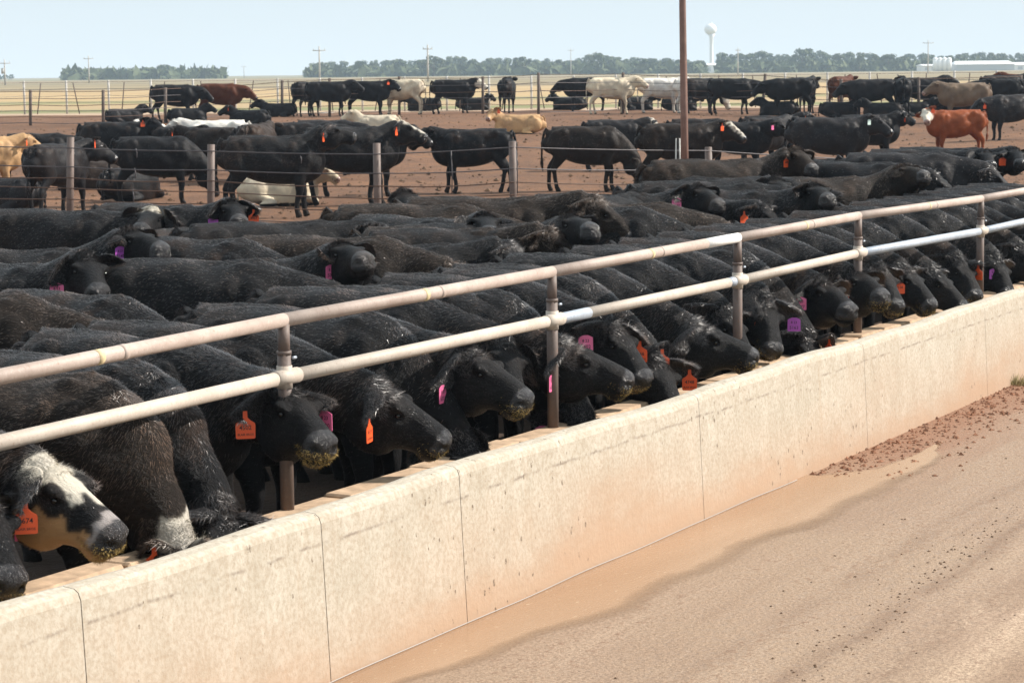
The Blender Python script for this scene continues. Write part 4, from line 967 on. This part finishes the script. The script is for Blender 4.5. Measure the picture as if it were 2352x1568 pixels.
# ================================================================ WHO STANDS WHERE
BY = math.atan2(N.y, N.x)           # yaw of an animal facing the road square on
def unit_loc(v, yaw): c, s = math.cos(-yaw), math.sin(-yaw); return np.array((v.x * c - v.y * s, v.x * s + v.y * c, v.z))
L_HEAD = .525
def bunk_cow(label, poll, muz, cp=-.10, dyaw=0, reach=1.22, scale=1.0, near=True, coat='black', pat='', tagR=None, tagL=None, crumbs=0, lod=0, seed=1, roll=0., thin=None, ears=(None, None), **kw):
    """poll, muz: picture points; cp: distance of the poll beyond the rail plane (towards the road)"""
    P0 = plane_pt(poll[0], poll[1], C_RAIL + cp); d = ray(*muz); o = ORG - P0; L = .54 * scale
    a, b, c = d.dot(d), 2 * d.dot(o), o.dot(o) - L * L; disc = b * b - 4 * a * c
    if disc < 0: M_ = ORG + d * (-b / (2 * a))
    else:
        s1 = ORG + d * ((-b + math.sqrt(disc)) / (2 * a)); s2 = ORG + d * ((-b - math.sqrt(disc)) / (2 * a))
        # muzzle nearer the road side
        M_ = s2 if near else s1
    h = (M_ - P0).normalized(); up_ = (V((0, 0, 1)) - h * h.z); up_ = (up_ + N * max(0, -h.z - .7) * 1.5); up_ = (up_ - h * up_.dot(h)).normalized(); h = (h * math.cos(.235) + up_ * math.sin(.235)).normalized(); yaw = BY + math.radians(dyaw); f = V((math.cos(yaw), math.sin(yaw), 0))
    dzp = P0.z / scale - 1.12; rch = .60 + math.sqrt(max(.12, .62 ** 2 - dzp * dzp)) if reach == 1.22 else reach
    root = V((P0.x, P0.y, 0)) - f * rch * scale; root.z = .03
    pl = unit_loc(P0 - root, yaw) / scale; hl = unit_loc(h, yaw)
    # place sideways offset of the poll into the pose
    pose = dict(poll=tuple(pl), h=tuple(hl), seed=seed, roll=roll, **kw)
    Hm, _o = head_frame(pose['poll'], pose['h'], roll)
    for nm_, s_, px_e in (('earR', -1, ears[0]), ('earL', 1, ears[1])):
        if px_e is None: continue
        bl = Hm @ np.array((0, s_ * .10, -.055)) + _o; c_, s2_ = math.cos(yaw), math.sin(yaw)
        bw = root + V((bl[0] * c_ - bl[1] * s2_, bl[0] * s2_ + bl[1] * c_, bl[2])) * scale
        dd = ray(*px_e).normalized(); oo = ORG - bw; bq = dd.dot(oo); r_ = .23; di = bq * bq - (oo.dot(oo) - r_ * r_)
        tt_ = -bq - (math.sqrt(di) if di > 0 else 0); ev = (ORG + dd * tt_ - bw).normalized()
        pose[nm_] = tuple(round(float(v_), 3) for v_ in unit_loc(ev, yaw))
    cow('black_cow' if coat in ('black', 'brownblack') else coat + '_cow', label, root, yaw, pose, coat, pat, lod, scale, tagR, tagL, None, crumbs, faceR=math.radians(12 if thin is None else thin) - yaw)
    return root
OR = lambda t='': ('orange', t); PK = lambda t='': ('pink', t); PU = lambda t='': ('purple', t); WH = lambda t='': ('white', t)
B = bunk_cow
B('black cow cut by the left edge, only its lowered face and wet muzzle showing', (-45, 1120), (30, 1365), cp=.02, crumbs=500, seed=2, tagL=PK('8 23\n5171'))
B('black cow with white forehead, tan jaw and orange tag 4674 near the left edge', (95, 1055), (268, 1262), cp=.10, coat='black', pat='patch', tagR=OR('4674\nBLAIR BROS'), tagL=PK('8 23\n5813'), crumbs=800, seed=3, dyaw=0, ears=((58,1150),(222,1105)))
B('brown-black cow with white curly poll, its neck plunged deep into the trough', (408, 1235), (452, 1420), cp=.12, coat='brownblack', pat='poll', tagR=OR('4391\nBLAIR BROS'), seed=4, dyaw=4, ears=((352,1235),(470,1230)))
B('black cow eating with its head down and one ear lying over the curb', (515, 1165), (560, 1390), cp=.10, seed=5, dyaw=-4, tagL=OR('4433'), droopl=.0, ears=((430,1180),(635,1195)))
B('black cow with feed-coated muzzle, orange tag and pink tag 5220 at the nearest rail post', (655, 885), (748, 1045), cp=-.05, tagR=OR('4502\nBLAIR BROS'), tagL=PK('8 23\n5220'), crumbs=1100, seed=6, dyaw=-10, ears=((545,938),(765,915)))
B('black cow in profile with a thin edge-on orange tag right of the nearest rail post', (868, 880), (1035, 1050), cp=-.02, tagR=OR('4519\nBLAIR BROS'), crumbs=300, seed=7, dyaw=3, thin=75, ears=((848,955),(790,880)))
B('black cow with head buried in the trough, one shaggy ear behind the edge-on-tagged profile', (1075, 1020), (1110, 1150), cp=.05, seed=8, dyaw=2, reach=1.12, lod=1, ears=(None,(1045,970)))
B('black cow in profile with round forehead and narrow pink tag left of tag 6269', (1075, 800), (1212, 940), cp=-.03, thin=68, tagR=PK('8 23\n6301'), crumbs=500, seed=9, dyaw=2, ears=((1005,870),(950,815)))
B('black cow with upright poll hair crowded behind the profile with the round forehead', (1165, 775), (1190, 930), cp=-.28, seed=10, dyaw=-4, lod=1, ears=(None,(1232,870)))
B('black cow eating low beneath its neighbour\'s jaw, pink tag 6269 hanging over the curb', (1345, 945), (1360, 1100), cp=.08, seed=11, tagR=PK('8 23\n6269'), reach=1.12, lod=1, ears=((1195,955),None))
B('black cow stretching a long profile rightwards with narrow pink tag and feed on its lips', (1292, 785), (1452, 895), cp=-.04, thin=70, tagR=PK('8 23\n6117'), crumbs=450, seed=12, dyaw=3, ears=((1262,845),None))
B('black cow with lowered face turned to the camera beside the tag 4366', (1405, 735), (1480, 890), cp=-.08, tagL=OR('4366\nBLAIR BROS'), tagR=PK('8 23\n5402'), crumbs=450, seed=13, dyaw=-6, ears=((1335,745),(1490,782)))
B('black cow with long woolly ear and orange tag 4748 peering over the wall', (1510, 815), (1555, 965), cp=.06, tagR=OR('4506\nBLAIR BROS'), tagL=OR('4748\nBLAIR BROS'), seed=14, dyaw=-8, ears=((1545,775),(1622,842)))
B('broad-headed black cow chewing with flecks on its muzzle, right of orange tag 4748', (1595, 742), (1740, 838), cp=-.02, crumbs=450, seed=15, dyaw=6)
B('black cow whose shaggy poll shows just behind the broad-headed chewer', (1672, 705), (1720, 850), cp=-.14, seed=16, lod=1)
B('black cow facing the camera below a rail post with orange tag 4720 on its brow', (1762, 678), (1778, 822), cp=-.02, tagR=OR('4720\nBLAIR BROS'), tagL=PU('8 23\n5163'), crumbs=400, seed=17, dyaw=-12, ears=((1755,722),(1855,718)))
B('black cow with only its domed shaggy forehead above the wall, right of tag 4720', (1862, 765), (1880, 900), cp=.12, seed=18, reach=1.15, tagL=OR('4503'), lod=1, ears=((1800,760),(1915,765)))
B('black cow raised in three-quarter profile with pink tag and whiskered clean muzzle', (1885, 642), (1955, 728), cp=0, tagR=PK('8 23\n5077'), seed=19, dyaw=-6, ears=((1832,665),None))
B('black cow with yellow flecked muzzle, first of the close pair right of the whiskered one', (1965, 622), (2030, 695), cp=-.03, tagR=OR('4400\nBLAIR BROS'), crumbs=350, seed=20, dyaw=-4, lod=1, ears=((1962,668),None))
B('black cow with dropped muzzle dripping feed, second of the close pair', (2022, 606), (2065, 720), cp=-.04, tagR=OR('4371'), crumbs=350, seed=21, dyaw=-8, lod=1, ears=((2030,640),None))
B('black cow in profile with upright orange tag and feed-dusted chin right of the close pair', (2078, 606), (2142, 718), cp=-.02, tagR=OR('4518'), crumbs=300, seed=22, lod=1, ears=((2070,635),None))
B('black cow with a smooth bare profile bent towards the wall, no tag showing', (2145, 615), (2215, 722), cp=0, seed=23, lod=1)
B('black cow with narrow pale-lit face between the smooth profile and the bright orange tag', (2205, 590), (2245, 695), cp=-.06, tagL=OR('4311'), crumbs=200, seed=24, dyaw=-10, lod=1, ears=(None,(2258,600)))
B('black cow with purple tag reading 8 23 near the right end of the feeding row', (2290, 585), (2320, 690), cp=-.02, tagR=PU('8 23\n5228'), seed=25, lod=1, ears=((2290,605),None))
B('shaggy black cow cut by the right edge, last head in the feeding row', (2345, 560), (2400, 660), cp=-.04, seed=26, lod=1)
for k in range(7):
    t = tc(plane_pt(2345, 560, C_RAIL))[0] + .62 * (k + 1); p = fr(t, C_RAIL - .02, 1.02 + .1 * math.sin(k * 2)); px_ = project(p); q = project(p + N * .3 + V((0, 0, -.4)))
    B(f'black cow feeding past the right edge of the photo, only its back in view, number {k + 1} beyond the last head', px_, q, cp=-.02, seed=27 + k % 3, lod=2)
    HERD[-1]['group'] = 'cattle feeding beyond the right edge'; HERD[-1]['label'] = 'black cow feeding beyond the right edge with only its long back in view'
for k in range(2):
    t = tc(plane_pt(-45, 1120, C_RAIL))[0] - .66 * (k + 1); p = fr(t, C_RAIL - .02, 1.0); q = p + N * .3 + V((0, 0, -.4))
    B('black cow feeding beyond the left edge of the photo beside the lowest face', project(p), project(q), seed=31 + k, lod=2)
    HERD[-1]['group'] = 'cattle feeding beyond the left edge'

for h in HERD: h['bunk'] = True
# --- the crowd: anchor = picture point on the top of the back (mid barrel), yaw in degrees relative to screen right
def at_back(x, y, s, z0=1.31):
    lo, hi = 8.0, 80.0
    for _ in range(40):
        m = (lo + hi) / 2; p = at_depth(x, y, m)
        if p.z - pen_z(0, m) > z0 * s: lo = m
        else: hi = m
    p = at_depth(x, y, m); return V((p.x, m, pen_z(p.x, m)))
def at_feet(x, y): p = ground_pt(x, y); return p
def turn(v, a): c, s = math.cos(a), math.sin(a); return (v[0] * c - v[1] * s, v[0] * s + v[1] * c, v[2])
def P(kind, hy=0., ny=0., **k):
    """head presets; ny turns the neck, hy turns the face (degrees, + = to the animal's left)"""
    base = {'level': ((.44, 0, .25), (.80, 0, -.60)), 'up': ((.35, 0, .31), (.90, 0, -.42)), 'high': ((.33, 0, .38), (.97, 0, -.22)), 'low': ((.52, 0, .06), (.70, 0, -.71)), 'graze': ((.52, 0, -.45), (.30, 0, -.95)), 'rest': ((.40, 0, .42), (.84, 0, -.54))}[kind]
    p, h = base; p = turn(p, math.radians(ny)); h = turn(h, math.radians(ny + hy)); z0 = 1.12 - (.66 if k.get('lying') else 0)
    return dict(poll=(.60 + p[0], p[1], z0 + p[2]), h=h, **k)
def C(label, x, y, yaw, pose, coat='black', pat='', s=1.0, lod=1, **k):
    nm = {'black': 'black_cow', 'brownblack': 'black_cow', 'charcoal': 'charcoal_cow', 'greybrown': 'grey_brown_cow', 'dun': 'dun_cow', 'tan': 'tan_cow', 'cream': 'cream_cow', 'white': 'white_cow', 'red': 'red_cow', 'rust': 'rust_cow'}[coat]
    _r = random.Random(int(x * 7 + y * 13)); s2 = s * _r.uniform(.93, 1.06); pose = dict(pose); pose['poll'] = (pose['poll'][0], pose['poll'][1], round(pose['poll'][2] - .07, 3))
    if pose.get('seed', 0) < 45: pose['poll'] = (pose['poll'][0], pose['poll'][1], pose['poll'][2] + round(_r.choice([-.15, -.06, .02, .06]), 2)); yaw += _r.uniform(-15, 15); s2 = s * _r.uniform(.90, 1.08)
    cow(nm, label, at_back(x, y, s), math.radians(yaw), pose, coat, pat, lod, s2, **k)
def F(label, x, y, yaw, pose, coat='black', pat='', s=.93, lod=2, **k):
    nm = {'black': 'black_cow', 'brownblack': 'black_cow', 'charcoal': 'charcoal_cow', 'greybrown': 'grey_brown_cow', 'dun': 'dun_cow', 'tan': 'tan_cow', 'cream': 'cream_cow', 'white': 'white_cow', 'red': 'red_cow', 'rust': 'rust_cow'}[coat]
    cow(nm, label, at_feet(x, y), math.radians(yaw), dict(pose, fat=.93), coat, pat, lod, s, **k)
A = P('low', seed=41); A2 = P('level', seed=42, dust=.6); A3 = P('low', ny=12, seed=43); A4 = P('level', hy=-20, ny=-14, seed=44)
# second rank behind the feeding row
C('black cow whose straight back runs under the top rail at the left edge', -60, 790, -24, A)
C('long-backed black cow behind the left end of the top rail, back ridge brownish', 250, 725, -25, A2, 'brownblack')
C('black cow showing a sunlit ridge above the second rail post', 460, 700, -27, A)
C('black cow with flat back behind the tagged face at left', 385, 583, -14, A, 'black')
C('black cow with smooth grey-lit ridge left of the third rail post', 900, 640, -20, A)
C('brown-tinged black cow in the second rank above the third rail post', 1120, 610, -18, A2, 'brownblack')
C('black cow in the middle of the crowd, long ridge sloping to the right', 1200, 572, -16, A)
C('black cow whose back carries a thin sunlit stripe over the fourth rail span', 1420, 560, -14, A2)
C('black cow behind the fourth rail post with brown flank', 1600, 543, -18, A)
C('dusty black cow with brown-lit shoulder between fourth and fifth rail posts', 1760, 560, -24, A2, 'brownblack')
C('black cow with rusty stripe on its back above the fourth rail span', 1700, 500, -12, A2, 'brownblack')
C('black cow second in the tight file right of the fifth rail post', 2060, 500, -24, A3)
C('black cow just under the top rail at the right edge', 2330, 455, -22, A2)
C('black cow with long ridge along the upper right crowd', 1950, 470, -10, A, 'brownblack')
C('black cow at the right edge behind the top rail with sunlit spine', 2300, 425, -12, A)
C('black cow with glossy back beneath the pink tag of its neighbour', 2010, 432, 158, A3, 'black')
C('black cow at the right edge in the farthest rank of the crowd', 2320, 392, -14, A2, lod=2)
C('black cow whose back closes the crowd just in front of the rust-coloured cow', 2200, 372, -8, A, 'charcoal', lod=2)
# animals with character in the crowd: poll and muzzle given in the picture, poll height above the ground in metres
def crowd_cow(label, poll, muz, hz, yaw, ears=(None, None), coat='black', pat='', s=1.0, tagR=None, tagL=None, seed=60, lod=1, near=True, face=12):
    P0 = at_depth(*poll, at_back(poll[0], poll[1], 1.0, hz).y); d = ray(*muz); o = ORG - P0; L = .54 * s
    a, b, c = d.dot(d), 2 * d.dot(o), o.dot(o) - L * L; disc = max(0, b * b - 4 * a * c)
    M_ = ORG + d * ((-b + (-1 if near else 1) * math.sqrt(disc)) / (2 * a)); h = (M_ - P0).normalized(); up_ = V((0, 0, 1)) - h * h.z; up_ = (up_ if up_.length > .3 else up_ + N * .5).normalized()
    h = (h * math.cos(.235) + up_ * math.sin(.235)).normalized(); yw = math.radians(yaw); f = V((math.cos(yw), math.sin(yw), 0))
    dz_ = hz / s - 1.12; root = P0 - f * (.58 + math.sqrt(max(.10, .56 ** 2 - dz_ * dz_))) * s; root.z = pen_z(0, root.y)
    pose = dict(poll=tuple(round(float(v_), 3) for v_ in unit_loc(P0 - root, yw) / s), h=tuple(unit_loc(h, yw)), seed=seed); Hm, _o = head_frame(pose['poll'], pose['h'])
    for nm_, s_, px_e in (('earR', -1, ears[0]), ('earL', 1, ears[1])):
        if px_e is None: continue
        bl = Hm @ np.array((0, s_ * .10, -.055)) + _o; c_, s2_ = math.cos(yw), math.sin(yw); bw = root + V((bl[0] * c_ - bl[1] * s2_, bl[0] * s2_ + bl[1] * c_, bl[2])) * s
        dd = ray(*px_e).normalized(); oo = ORG - bw; bq = dd.dot(oo); di = bq * bq - (oo.dot(oo) - .23 ** 2)
        ev = (ORG + dd * (-bq - (math.sqrt(di) if di > 0 else 0)) - bw).normalized(); pose[nm_] = tuple(round(float(v_), 3) for v_ in unit_loc(ev, yw))
    cow('black_cow', label, root, yw, pose, coat, pat, lod, s, tagR, tagL, None, 0, math.radians(face) - yw, math.radians(face) - yw); HERD[-1]['fix'] = True
X = crowd_cow
X('black cow facing the camera near the left edge with pink and orange tags', (195, 582), (232, 690), 1.46, -38, ((118, 640), (338, 612)), tagR=PK('8 23\n5102'), tagL=OR('4487\nBLAIR BROS'), seed=46)
X('black cow near the left edge facing right with a purple tag turned like a diamond', (292, 528), (378, 588), 1.50, -6, ((278, 545), None), tagR=PU('8 23\n5140'), seed=50, face=50)
X('woolly-necked black cow with pink tag looking right, left of centre', (778, 562), (842, 612), 1.46, -6, ((764, 588), None), tagR=PK('8 23\n5099'), seed=53, face=40)
X('black cow with white poll and forehead bent low among the left crowd', (352, 478), (322, 540), 1.38, -20, (None, (412, 512)), pat='poll', tagL=PK(), seed=54)
X('black cow looking at the camera beneath the fence, purple tag left and orange tag right', (532, 460), (552, 520), 1.42, -34, ((482, 488), (592, 474)), tagR=PU(), tagL=OR('4462'), seed=55)
X('broad black cow standing head left with purple and orange ear tags', (922, 436), (945, 505), 1.46, 184, ((985, 460), (862, 458)), tagR=OR(), tagL=PU(), seed=56)
X('black cow with only its curly poll and two woolly ears above its neighbour', (1112, 492), (1126, 548), 1.42, -46, ((1056, 516), (1176, 504)), tagR=PU(), tagL=OR(), seed=58)
X('long black cow stretching right through the middle of the crowd with pink tag', (1305, 498), (1362, 540), 1.44, 2, ((1325, 516), None), tagR=PK('8 23\n5511'), seed=59, face=60)
X('black cow with grey muzzle gazing right under the mast with a pink ear tag', (1600, 426), (1655, 482), 1.44, -12, ((1545, 440), None), tagR=PK('8 23\n5340'), seed=61)
X('tall black cow standing broadside in front of the cable fence with one orange tag', (1826, 340), (1872, 400), 1.58, 8, ((1806, 350), None), 'brownblack', s=1.08, tagR=OR('4488'), seed=62, face=50)
X('black cow with grey-streaked neck and purple tag bent low behind the crowd', (1778, 408), (1812, 462), 1.44, -24, ((1722, 430), (1812, 448)), tagL=PU(), seed=64)
X('black cow resting its shaggy head among backs left of the pink-tagged one', (1868, 425), (1905, 468), 1.42, -30, ((1825, 428), (1930, 440)), seed=65)
X('black cow broadside facing right with bright pink tag near the end of the cable fence', (2068, 382), (2128, 412), 1.46, 6, ((2082, 390), None), 'brownblack', tagR=PK(), seed=66, face=30)
X('black cow looking over the crowd at right with a purple tag', (2262, 345), (2278, 388), 1.36, -36, ((2228, 362), (2300, 350)), lod=2, tagR=PU(), seed=48)
X('black cow with wide orange tag at the upper right edge of the crowd', (2330, 340), (2346, 384), 1.36, -34, ((2300, 352), None), lod=2, tagR=OR(), seed=49)
# others in the crowd
C('black cow rump-on to the camera with a peaked tail head at left of the crowd', 470, 520, 48, P('low', seed=51), 'charcoal')
C('black cow walking away to the right with a curly dark neck, left of centre', 610, 522, 12, P('level', ny=-16, hy=-20, seed=52), 'black')
C('dark cow behind the twin ear tufts with a smooth brown-tinted back', 950, 492, -10, P('low', seed=57), 'brownblack', lod=1)
C('black cow rear-on at centre, head lost among its neighbours', 1400, 470, 60, P('low', seed=60), 'black', lod=1, s=.97)
C('black cow with curly bowed head directly right of the mast', 1640, 452, -30, P('level', seed=63, ny=-12), lod=1, tagR=OR())
C('black cow tucked behind the cable fence end, face turned to the camera', 1890, 378, -20, P('low', seed=67, hy=-20), s=.95, lod=2, tagR=OR())
C('black cow behind the fence end post looking left', 1990, 385, 170, P('low', seed=68, hy=20), s=.95, lod=2)

# --- pen behind the cable fence (feet anchors)
ST = (.06, -.10, -.08, .12); ST2 = (-.08, .05, .10, -.06)
F('cream cow cut by the left edge behind the cable fence', -36, 455, 20, P('level', seed=70), 'tan', tagR=OR())
F('black cow with pale cheek lying at the left edge below the cream rump', 10, 490, 165, P('rest', lying=1, seed=71, ny=10), 'charcoal', tagL=OR(), tagR=OR())
F('thin grey-black cow seen from behind left of the first fence post', 135, 500, 66, P('level', ny=-30, hy=-30, seed=72, stride=ST), 'charcoal', s=.97, tagR=OR())
F('black cow standing broadside behind the thin grey-black one', 95, 440, 4, P('low', seed=73), 'black')
F('black cow broadside near the left with head turned to the camera, dusty elbow', 265, 412, 2, P('up', hy=-50, seed=74), 'black', s=1.02, tagR=OR())
F('grey-brown cow lying behind the fence at left', 240, 436, 200, P('rest', lying=1, seed=75), 'greybrown', s=.9)
F('second grey-brown cow lying close behind the first', 275, 420, 190, P('rest', lying=1, seed=76), 'greybrown', s=.85)
F('black cow rump-left with a tan smear on its back between the first two fence posts', 360, 474, 10, P('graze', seed=77), 'black', s=.98)
F('round black cow lying partly hidden behind the tan-smeared one', 300, 462, 60, P('rest', lying=1, seed=78), 'black', s=.95)
F('black cow with rounded shoulder standing in front of the white cow', 415, 412, -30, P('level', seed=79, ny=-20), 'black', tagR=OR())
F('long white cow standing behind the black ones left of the grey-brown rump', 500, 404, 180, P('level', seed=80), 'white', s=1.0)
F('cow with white head peering from behind the long black broadside', 352, 402, 110, P('up', seed=81), 'white', s=.95)
F('brown-faced black cow whose ear with a yellow dot shows before the white cow', 500, 418, 160, P('level', seed=82), 'brownblack', tagL=OR())
F('grey-brown cow seen square from behind with a pale stripe down the tail', 578, 422, 78, P('level', seed=83), 'greybrown', s=1.0)
F('black cow just behind the grey-brown rump', 608, 415, 60, P('low', seed=84), 'charcoal', s=.98)
F('glossy black bull-necked cow lifting its nose to the right with orange and white tags', 625, 502, 6, P('high', seed=85, stride=ST2), 'black', s=1.06, lod=1, tagR=OR(), tagL=WH())
F('heavy black cow beside the third fence post, head high, white blaze on the brow', 800, 474, 8, P('up', seed=86, stride=ST, hy=-10), 'black', 'blaze', s=1.1, lod=1, tagR=OR())
F('second black head showing beyond the heavy cow at the third fence post', 830, 452, 4, P('level', seed=87), 'black', s=1.04)
F('black cow standing behind the glossy one, only its back showing', 700, 415, 14, P('low', seed=88), 'black', s=1.0)
F('black cow at the back of the centre left group with a rounded hip', 750, 405, -12, P('low', seed=89), 'charcoal', s=1.0)
F('cream cow lying beneath the glossy black one with an orange ear tag', 640, 472, 10, P('rest', lying=1, seed=90, hy=-20), 'cream', s=.86, tagR=OR())
F('black cow walking left alone beside the fourth fence post', 1090, 446, 183, P('level', seed=91, stride=ST, hy=16), 'black', s=.98, lod=2)
F('black cow with brown back grazing to the right, right of the fourth fence post', 1345, 443, -2, P('graze', seed=92, stride=ST2, tail=-.1), 'brownblack', s=1.0, lod=2)
F('brown-black cow with mottled white face left of the mast', 1560, 436, 4, P('level', seed=93, hy=-30, stride=ST), 'brownblack', 'mottle', s=1.02, lod=2, tagR=OR(), tagL=OR())
F('black cow with white face half hidden behind the grazing brown-backed one', 1410, 395, 6, P('level', seed=94, hy=30), 'charcoal', 'whiteface', tagR=OR())
F('black cow with a white blaze just right of the mast top rail crossing', 1605, 395, 4, P('low', seed=95, hy=-10), 'black', 'blaze', s=.95)
F('black cow with pink tag and pale nose behind the end of the fence', 1690, 410, -10, P('level', seed=96, ny=-10), 'black', s=.95, tagR=PK(), tagL=OR())
F('black cow standing rear-on behind the mast group', 1760, 398, 50, P('level', seed=97), 'charcoal', s=.98)
F('black cow looking right with orange tag above the long charcoal back', 1770, 385, 6, P('up', seed=98), 'black', s=.95, tagR=OR())
F('long charcoal cow facing right with pale blue tag, right of the mast', 1900, 418, -4, P('level', seed=99, hy=-28), 'charcoal', s=1.04, tagR=WH(), tagL=OR())
F('black cow looking away to the right in front of the rust-coloured cow', 1990, 385, 8, P('up', seed=100, hy=20), 'black', s=.95, tagR=OR(), tagL=OR())
F('rust red cow with white face looking at the camera on the right', 2197, 362, 188, P('level', seed=101, hy=66, ny=14), 'rust', 'whiteface', s=.92, lod=2, tagL=OR())
F('white cow lying with its head up facing left at centre', 868, 308, 172, P('rest', lying=1, seed=102), 'cream', s=.88)
F('tan cow lying in the open looking at the camera', 1195, 309, 176, P('rest', lying=1, seed=103, hy=66), 'tan', s=.92, tagL=OR(), tagR=OR())
F('black cow lying at left centre facing left with orange tag', 575, 290, 172, P('rest', lying=1, seed=104, hy=10), 'black', s=.82, tagL=OR())
F('black cow lying far left behind the long black broadside', 285, 286, 30, P('rest', lying=1, seed=105, hy=-30), 'charcoal', s=.8)
F('black cow standing at the right edge below the dark group, head low', 2325, 326, 196, P('low', seed=106), 'charcoal', s=1.02, tagL=OR())
# far row along the far fence
FR = [('black cow leftmost of the far row nose to tail with the red one', 402, 280, 2, P('low', seed=110, stride=ST), 'black', ''), ('red-brown cow facing right behind the left far fence posts', 505, 276, -4, P('low', seed=111), 'red', ''),
 ('black cow seen almost from behind at the left of the centre-left far group', 706, 268, 60, P('low', seed=112), 'black', ''), ('black cow broadside, tallest of the centre-left far group', 755, 268, 6, P('level', seed=113, stride=ST2), 'black', ''),
 ('black cow turning its tagged face to the camera beside the far cream cow', 845, 266, -6, P('level', seed=114, hy=-30), 'black', ''), ('cream cow standing behind the tagged black one in the far row', 925, 264, 170, P('low', seed=115), 'cream', ''),
 ('black cow with white face standing alone in the far row facing right', 1040, 262, 2, P('level', seed=116, stride=ST), 'black', 'whiteface'), ('black cow seen from behind alone in the far row', 1165, 260, 82, P('up', seed=117), 'black', ''),
 ('black cow facing left hidden behind the cream cow at centre right', 1345, 256, 182, P('low', seed=118), 'black', ''), ('cream cow facing right in the far row left of the mast', 1403, 263, 4, P('level', seed=119, stride=ST), 'cream', ''),
 ('white cow directly left of the mast in the far row', 1518, 260, 2, P('level', seed=120, hy=-40), 'white', ''), ('white cow half hidden directly right of the mast', 1600, 261, -12, P('low', seed=121), 'white', ''),
 ('black cow facing right in the far row right of the mast', 1680, 264, 0, P('low', seed=122, stride=ST), 'black', ''), ('cow with white face lowered to the ground at the black one\'s hind legs', 1610, 262, 30, P('graze', seed=123, ny=-20), 'black', 'whiteface'),
 ('black cow facing left with shaggy back in the far row at right', 1815, 266, 184, P('low', seed=124), 'black', ''), ('black cow close behind the shaggy far one', 1845, 262, 60, P('level', seed=125), 'black', ''),
 ('small red cow behind the right far posts', 1932, 258, 60, P('level', seed=126), 'red', ''), ('dusty charcoal cow broadside in the right far group', 2005, 270, 176, P('low', seed=127), 'charcoal', ''),
 ('black cow with head raised over the right far group, orange tag', 2072, 268, 84, P('up', seed=128, hy=60), 'black', ''), ('charcoal cow facing right in the right far group', 2115, 266, 4, P('up', seed=129), 'charcoal', ''),
 ('dun cow facing left in front of the right far group', 2215, 284, 178, P('level', seed=130, stride=ST2), 'dun', ''), ('black cow behind the dun one\'s hip at the right', 2290, 272, 160, P('low', seed=131), 'black', ''),
 ('charcoal cow at the right edge of the far row', 2335, 272, 176, P('level', seed=132), 'charcoal', ''), ('reddish cow cut by the right edge in the far row', 2350, 250, 170, P('up', seed=133), 'red', ''),
 ('black cow in shadow under the far fence at far right', 2300, 258, 10, P('level', seed=134), 'black', '')]
for l, x, y, yw, ps, ct, pt in FR: F(l, x, y, yw, ps, ct, pt, s=1.0 if 'cream' not in ct else 1.04, lod=3, **({'tagR': OR(), 'tagL': OR()} if 'tag' in l else {}))
LY = [('black cow lying at the feet of the far black pair left of the red one', 430, 284, 20), ('black cow lying behind the left far fence post gap', 640, 270, 180), ('black cow lying under the far shaggy cow', 1790, 268, 160), ('black cow lying left of the small red cow\'s post', 1925, 270, 10),
      ('black cow lying low in the middle of the right far group', 2030, 272, 175), ('black cow lying in front of the charcoal far cow\'s forelegs', 2100, 270, 5), ('black cow lying behind the dun cow\'s legs', 2190, 262, 180), ('black cow lying flat behind the lone far rear-on cow', 1085, 254, 5), ('black cow lying at the far fence left of the cream cow', 1310, 255, 170), ('black cow lying beyond the far white cow left of the mast', 1460, 254, 10), ('black cow lying far beyond the white-faced cow', 975, 256, 176), ('black cow lying behind the mast', 1560, 256, 5)]
for k, (l, x, y, yw) in enumerate(LY): F(l, x, y, yw, P('rest', lying=1, seed=140 + k % 4, hy=(-30, 20, 0, 40)[k % 4]), 'black', '', s=.80, lod=3)
# let the crowd breathe: animals that would stand inside one another are moved apart
def seg(h): c, s = math.cos(h['yaw']), math.sin(h['yaw']); p = h['loc']; return [(p[0] + c * u * h['scale'], p[1] + s * u * h['scale']) for u in (-.62, -.2, .2, .6)]
mov = [h for h in HERD if h['loc'][1] < 62]; fixed = set(id(h) for h in mov if tc(h['loc'])[1] > -8.6 and 'rank' not in h)
nb_ = len([h for h in HERD if id(h) in fixed])
for it in range(60):
    moved = 0
    for i_, a in enumerate(mov):
        c = tc(a['loc'])
        if a.get('bunk') is None and not a.get('fix') and c[1] > -10.1:
            d_ = V((a['loc'][0], a['loc'][1], 0)); a['loc'] = V(a['loc']) - N * min(.25, c[1] + 10.1); moved += 1
        for b in mov[i_ + 1:]:
            A_ = a.get('bunk') or a.get('fix'); B_ = b.get('bunk') or b.get('fix')
            if A_ and B_: continue
            if abs(a['loc'][0] - b['loc'][0]) > 2 or abs(a['loc'][1] - b['loc'][1]) > 2: continue
            best = None
            for p in seg(a):
                for q in seg(b):
                    d2 = math.hypot(p[0] - q[0], p[1] - q[1])
                    if best is None or d2 < best[0]: best = (d2, p, q)
            if best[0] < .50:
                dx, dy = best[1][0] - best[2][0], best[1][1] - best[2][1]; l = math.hypot(dx, dy) or 1; dx, dy = dx / l, dy / l
                push = (.515 - best[0]) * .5; moved += 1
                if not A_: a['loc'] = V(a['loc']) + V((dx, dy, 0)) * push
                if not B_: b['loc'] = V(b['loc']) - V((dx, dy, 0)) * push
    if not moved: break
print('relax', it, moved)
for h in mov:
    if not h.get('bunk'): h['loc'] = V((h['loc'][0], h['loc'][1], pen_z(h['loc'][0], h['loc'][1])))
import time as _t; _t0 = _t.time()
build_herd()
print('cattle', len(HERD), 'bodies', len(JOBS), 'seconds', _t.time() - _t0, 'tris', sum(len(j['me'].polygons) * 2 + (len(j['hme'].polygons) if 'hme' in j else 0) for j in JOBS.values()))
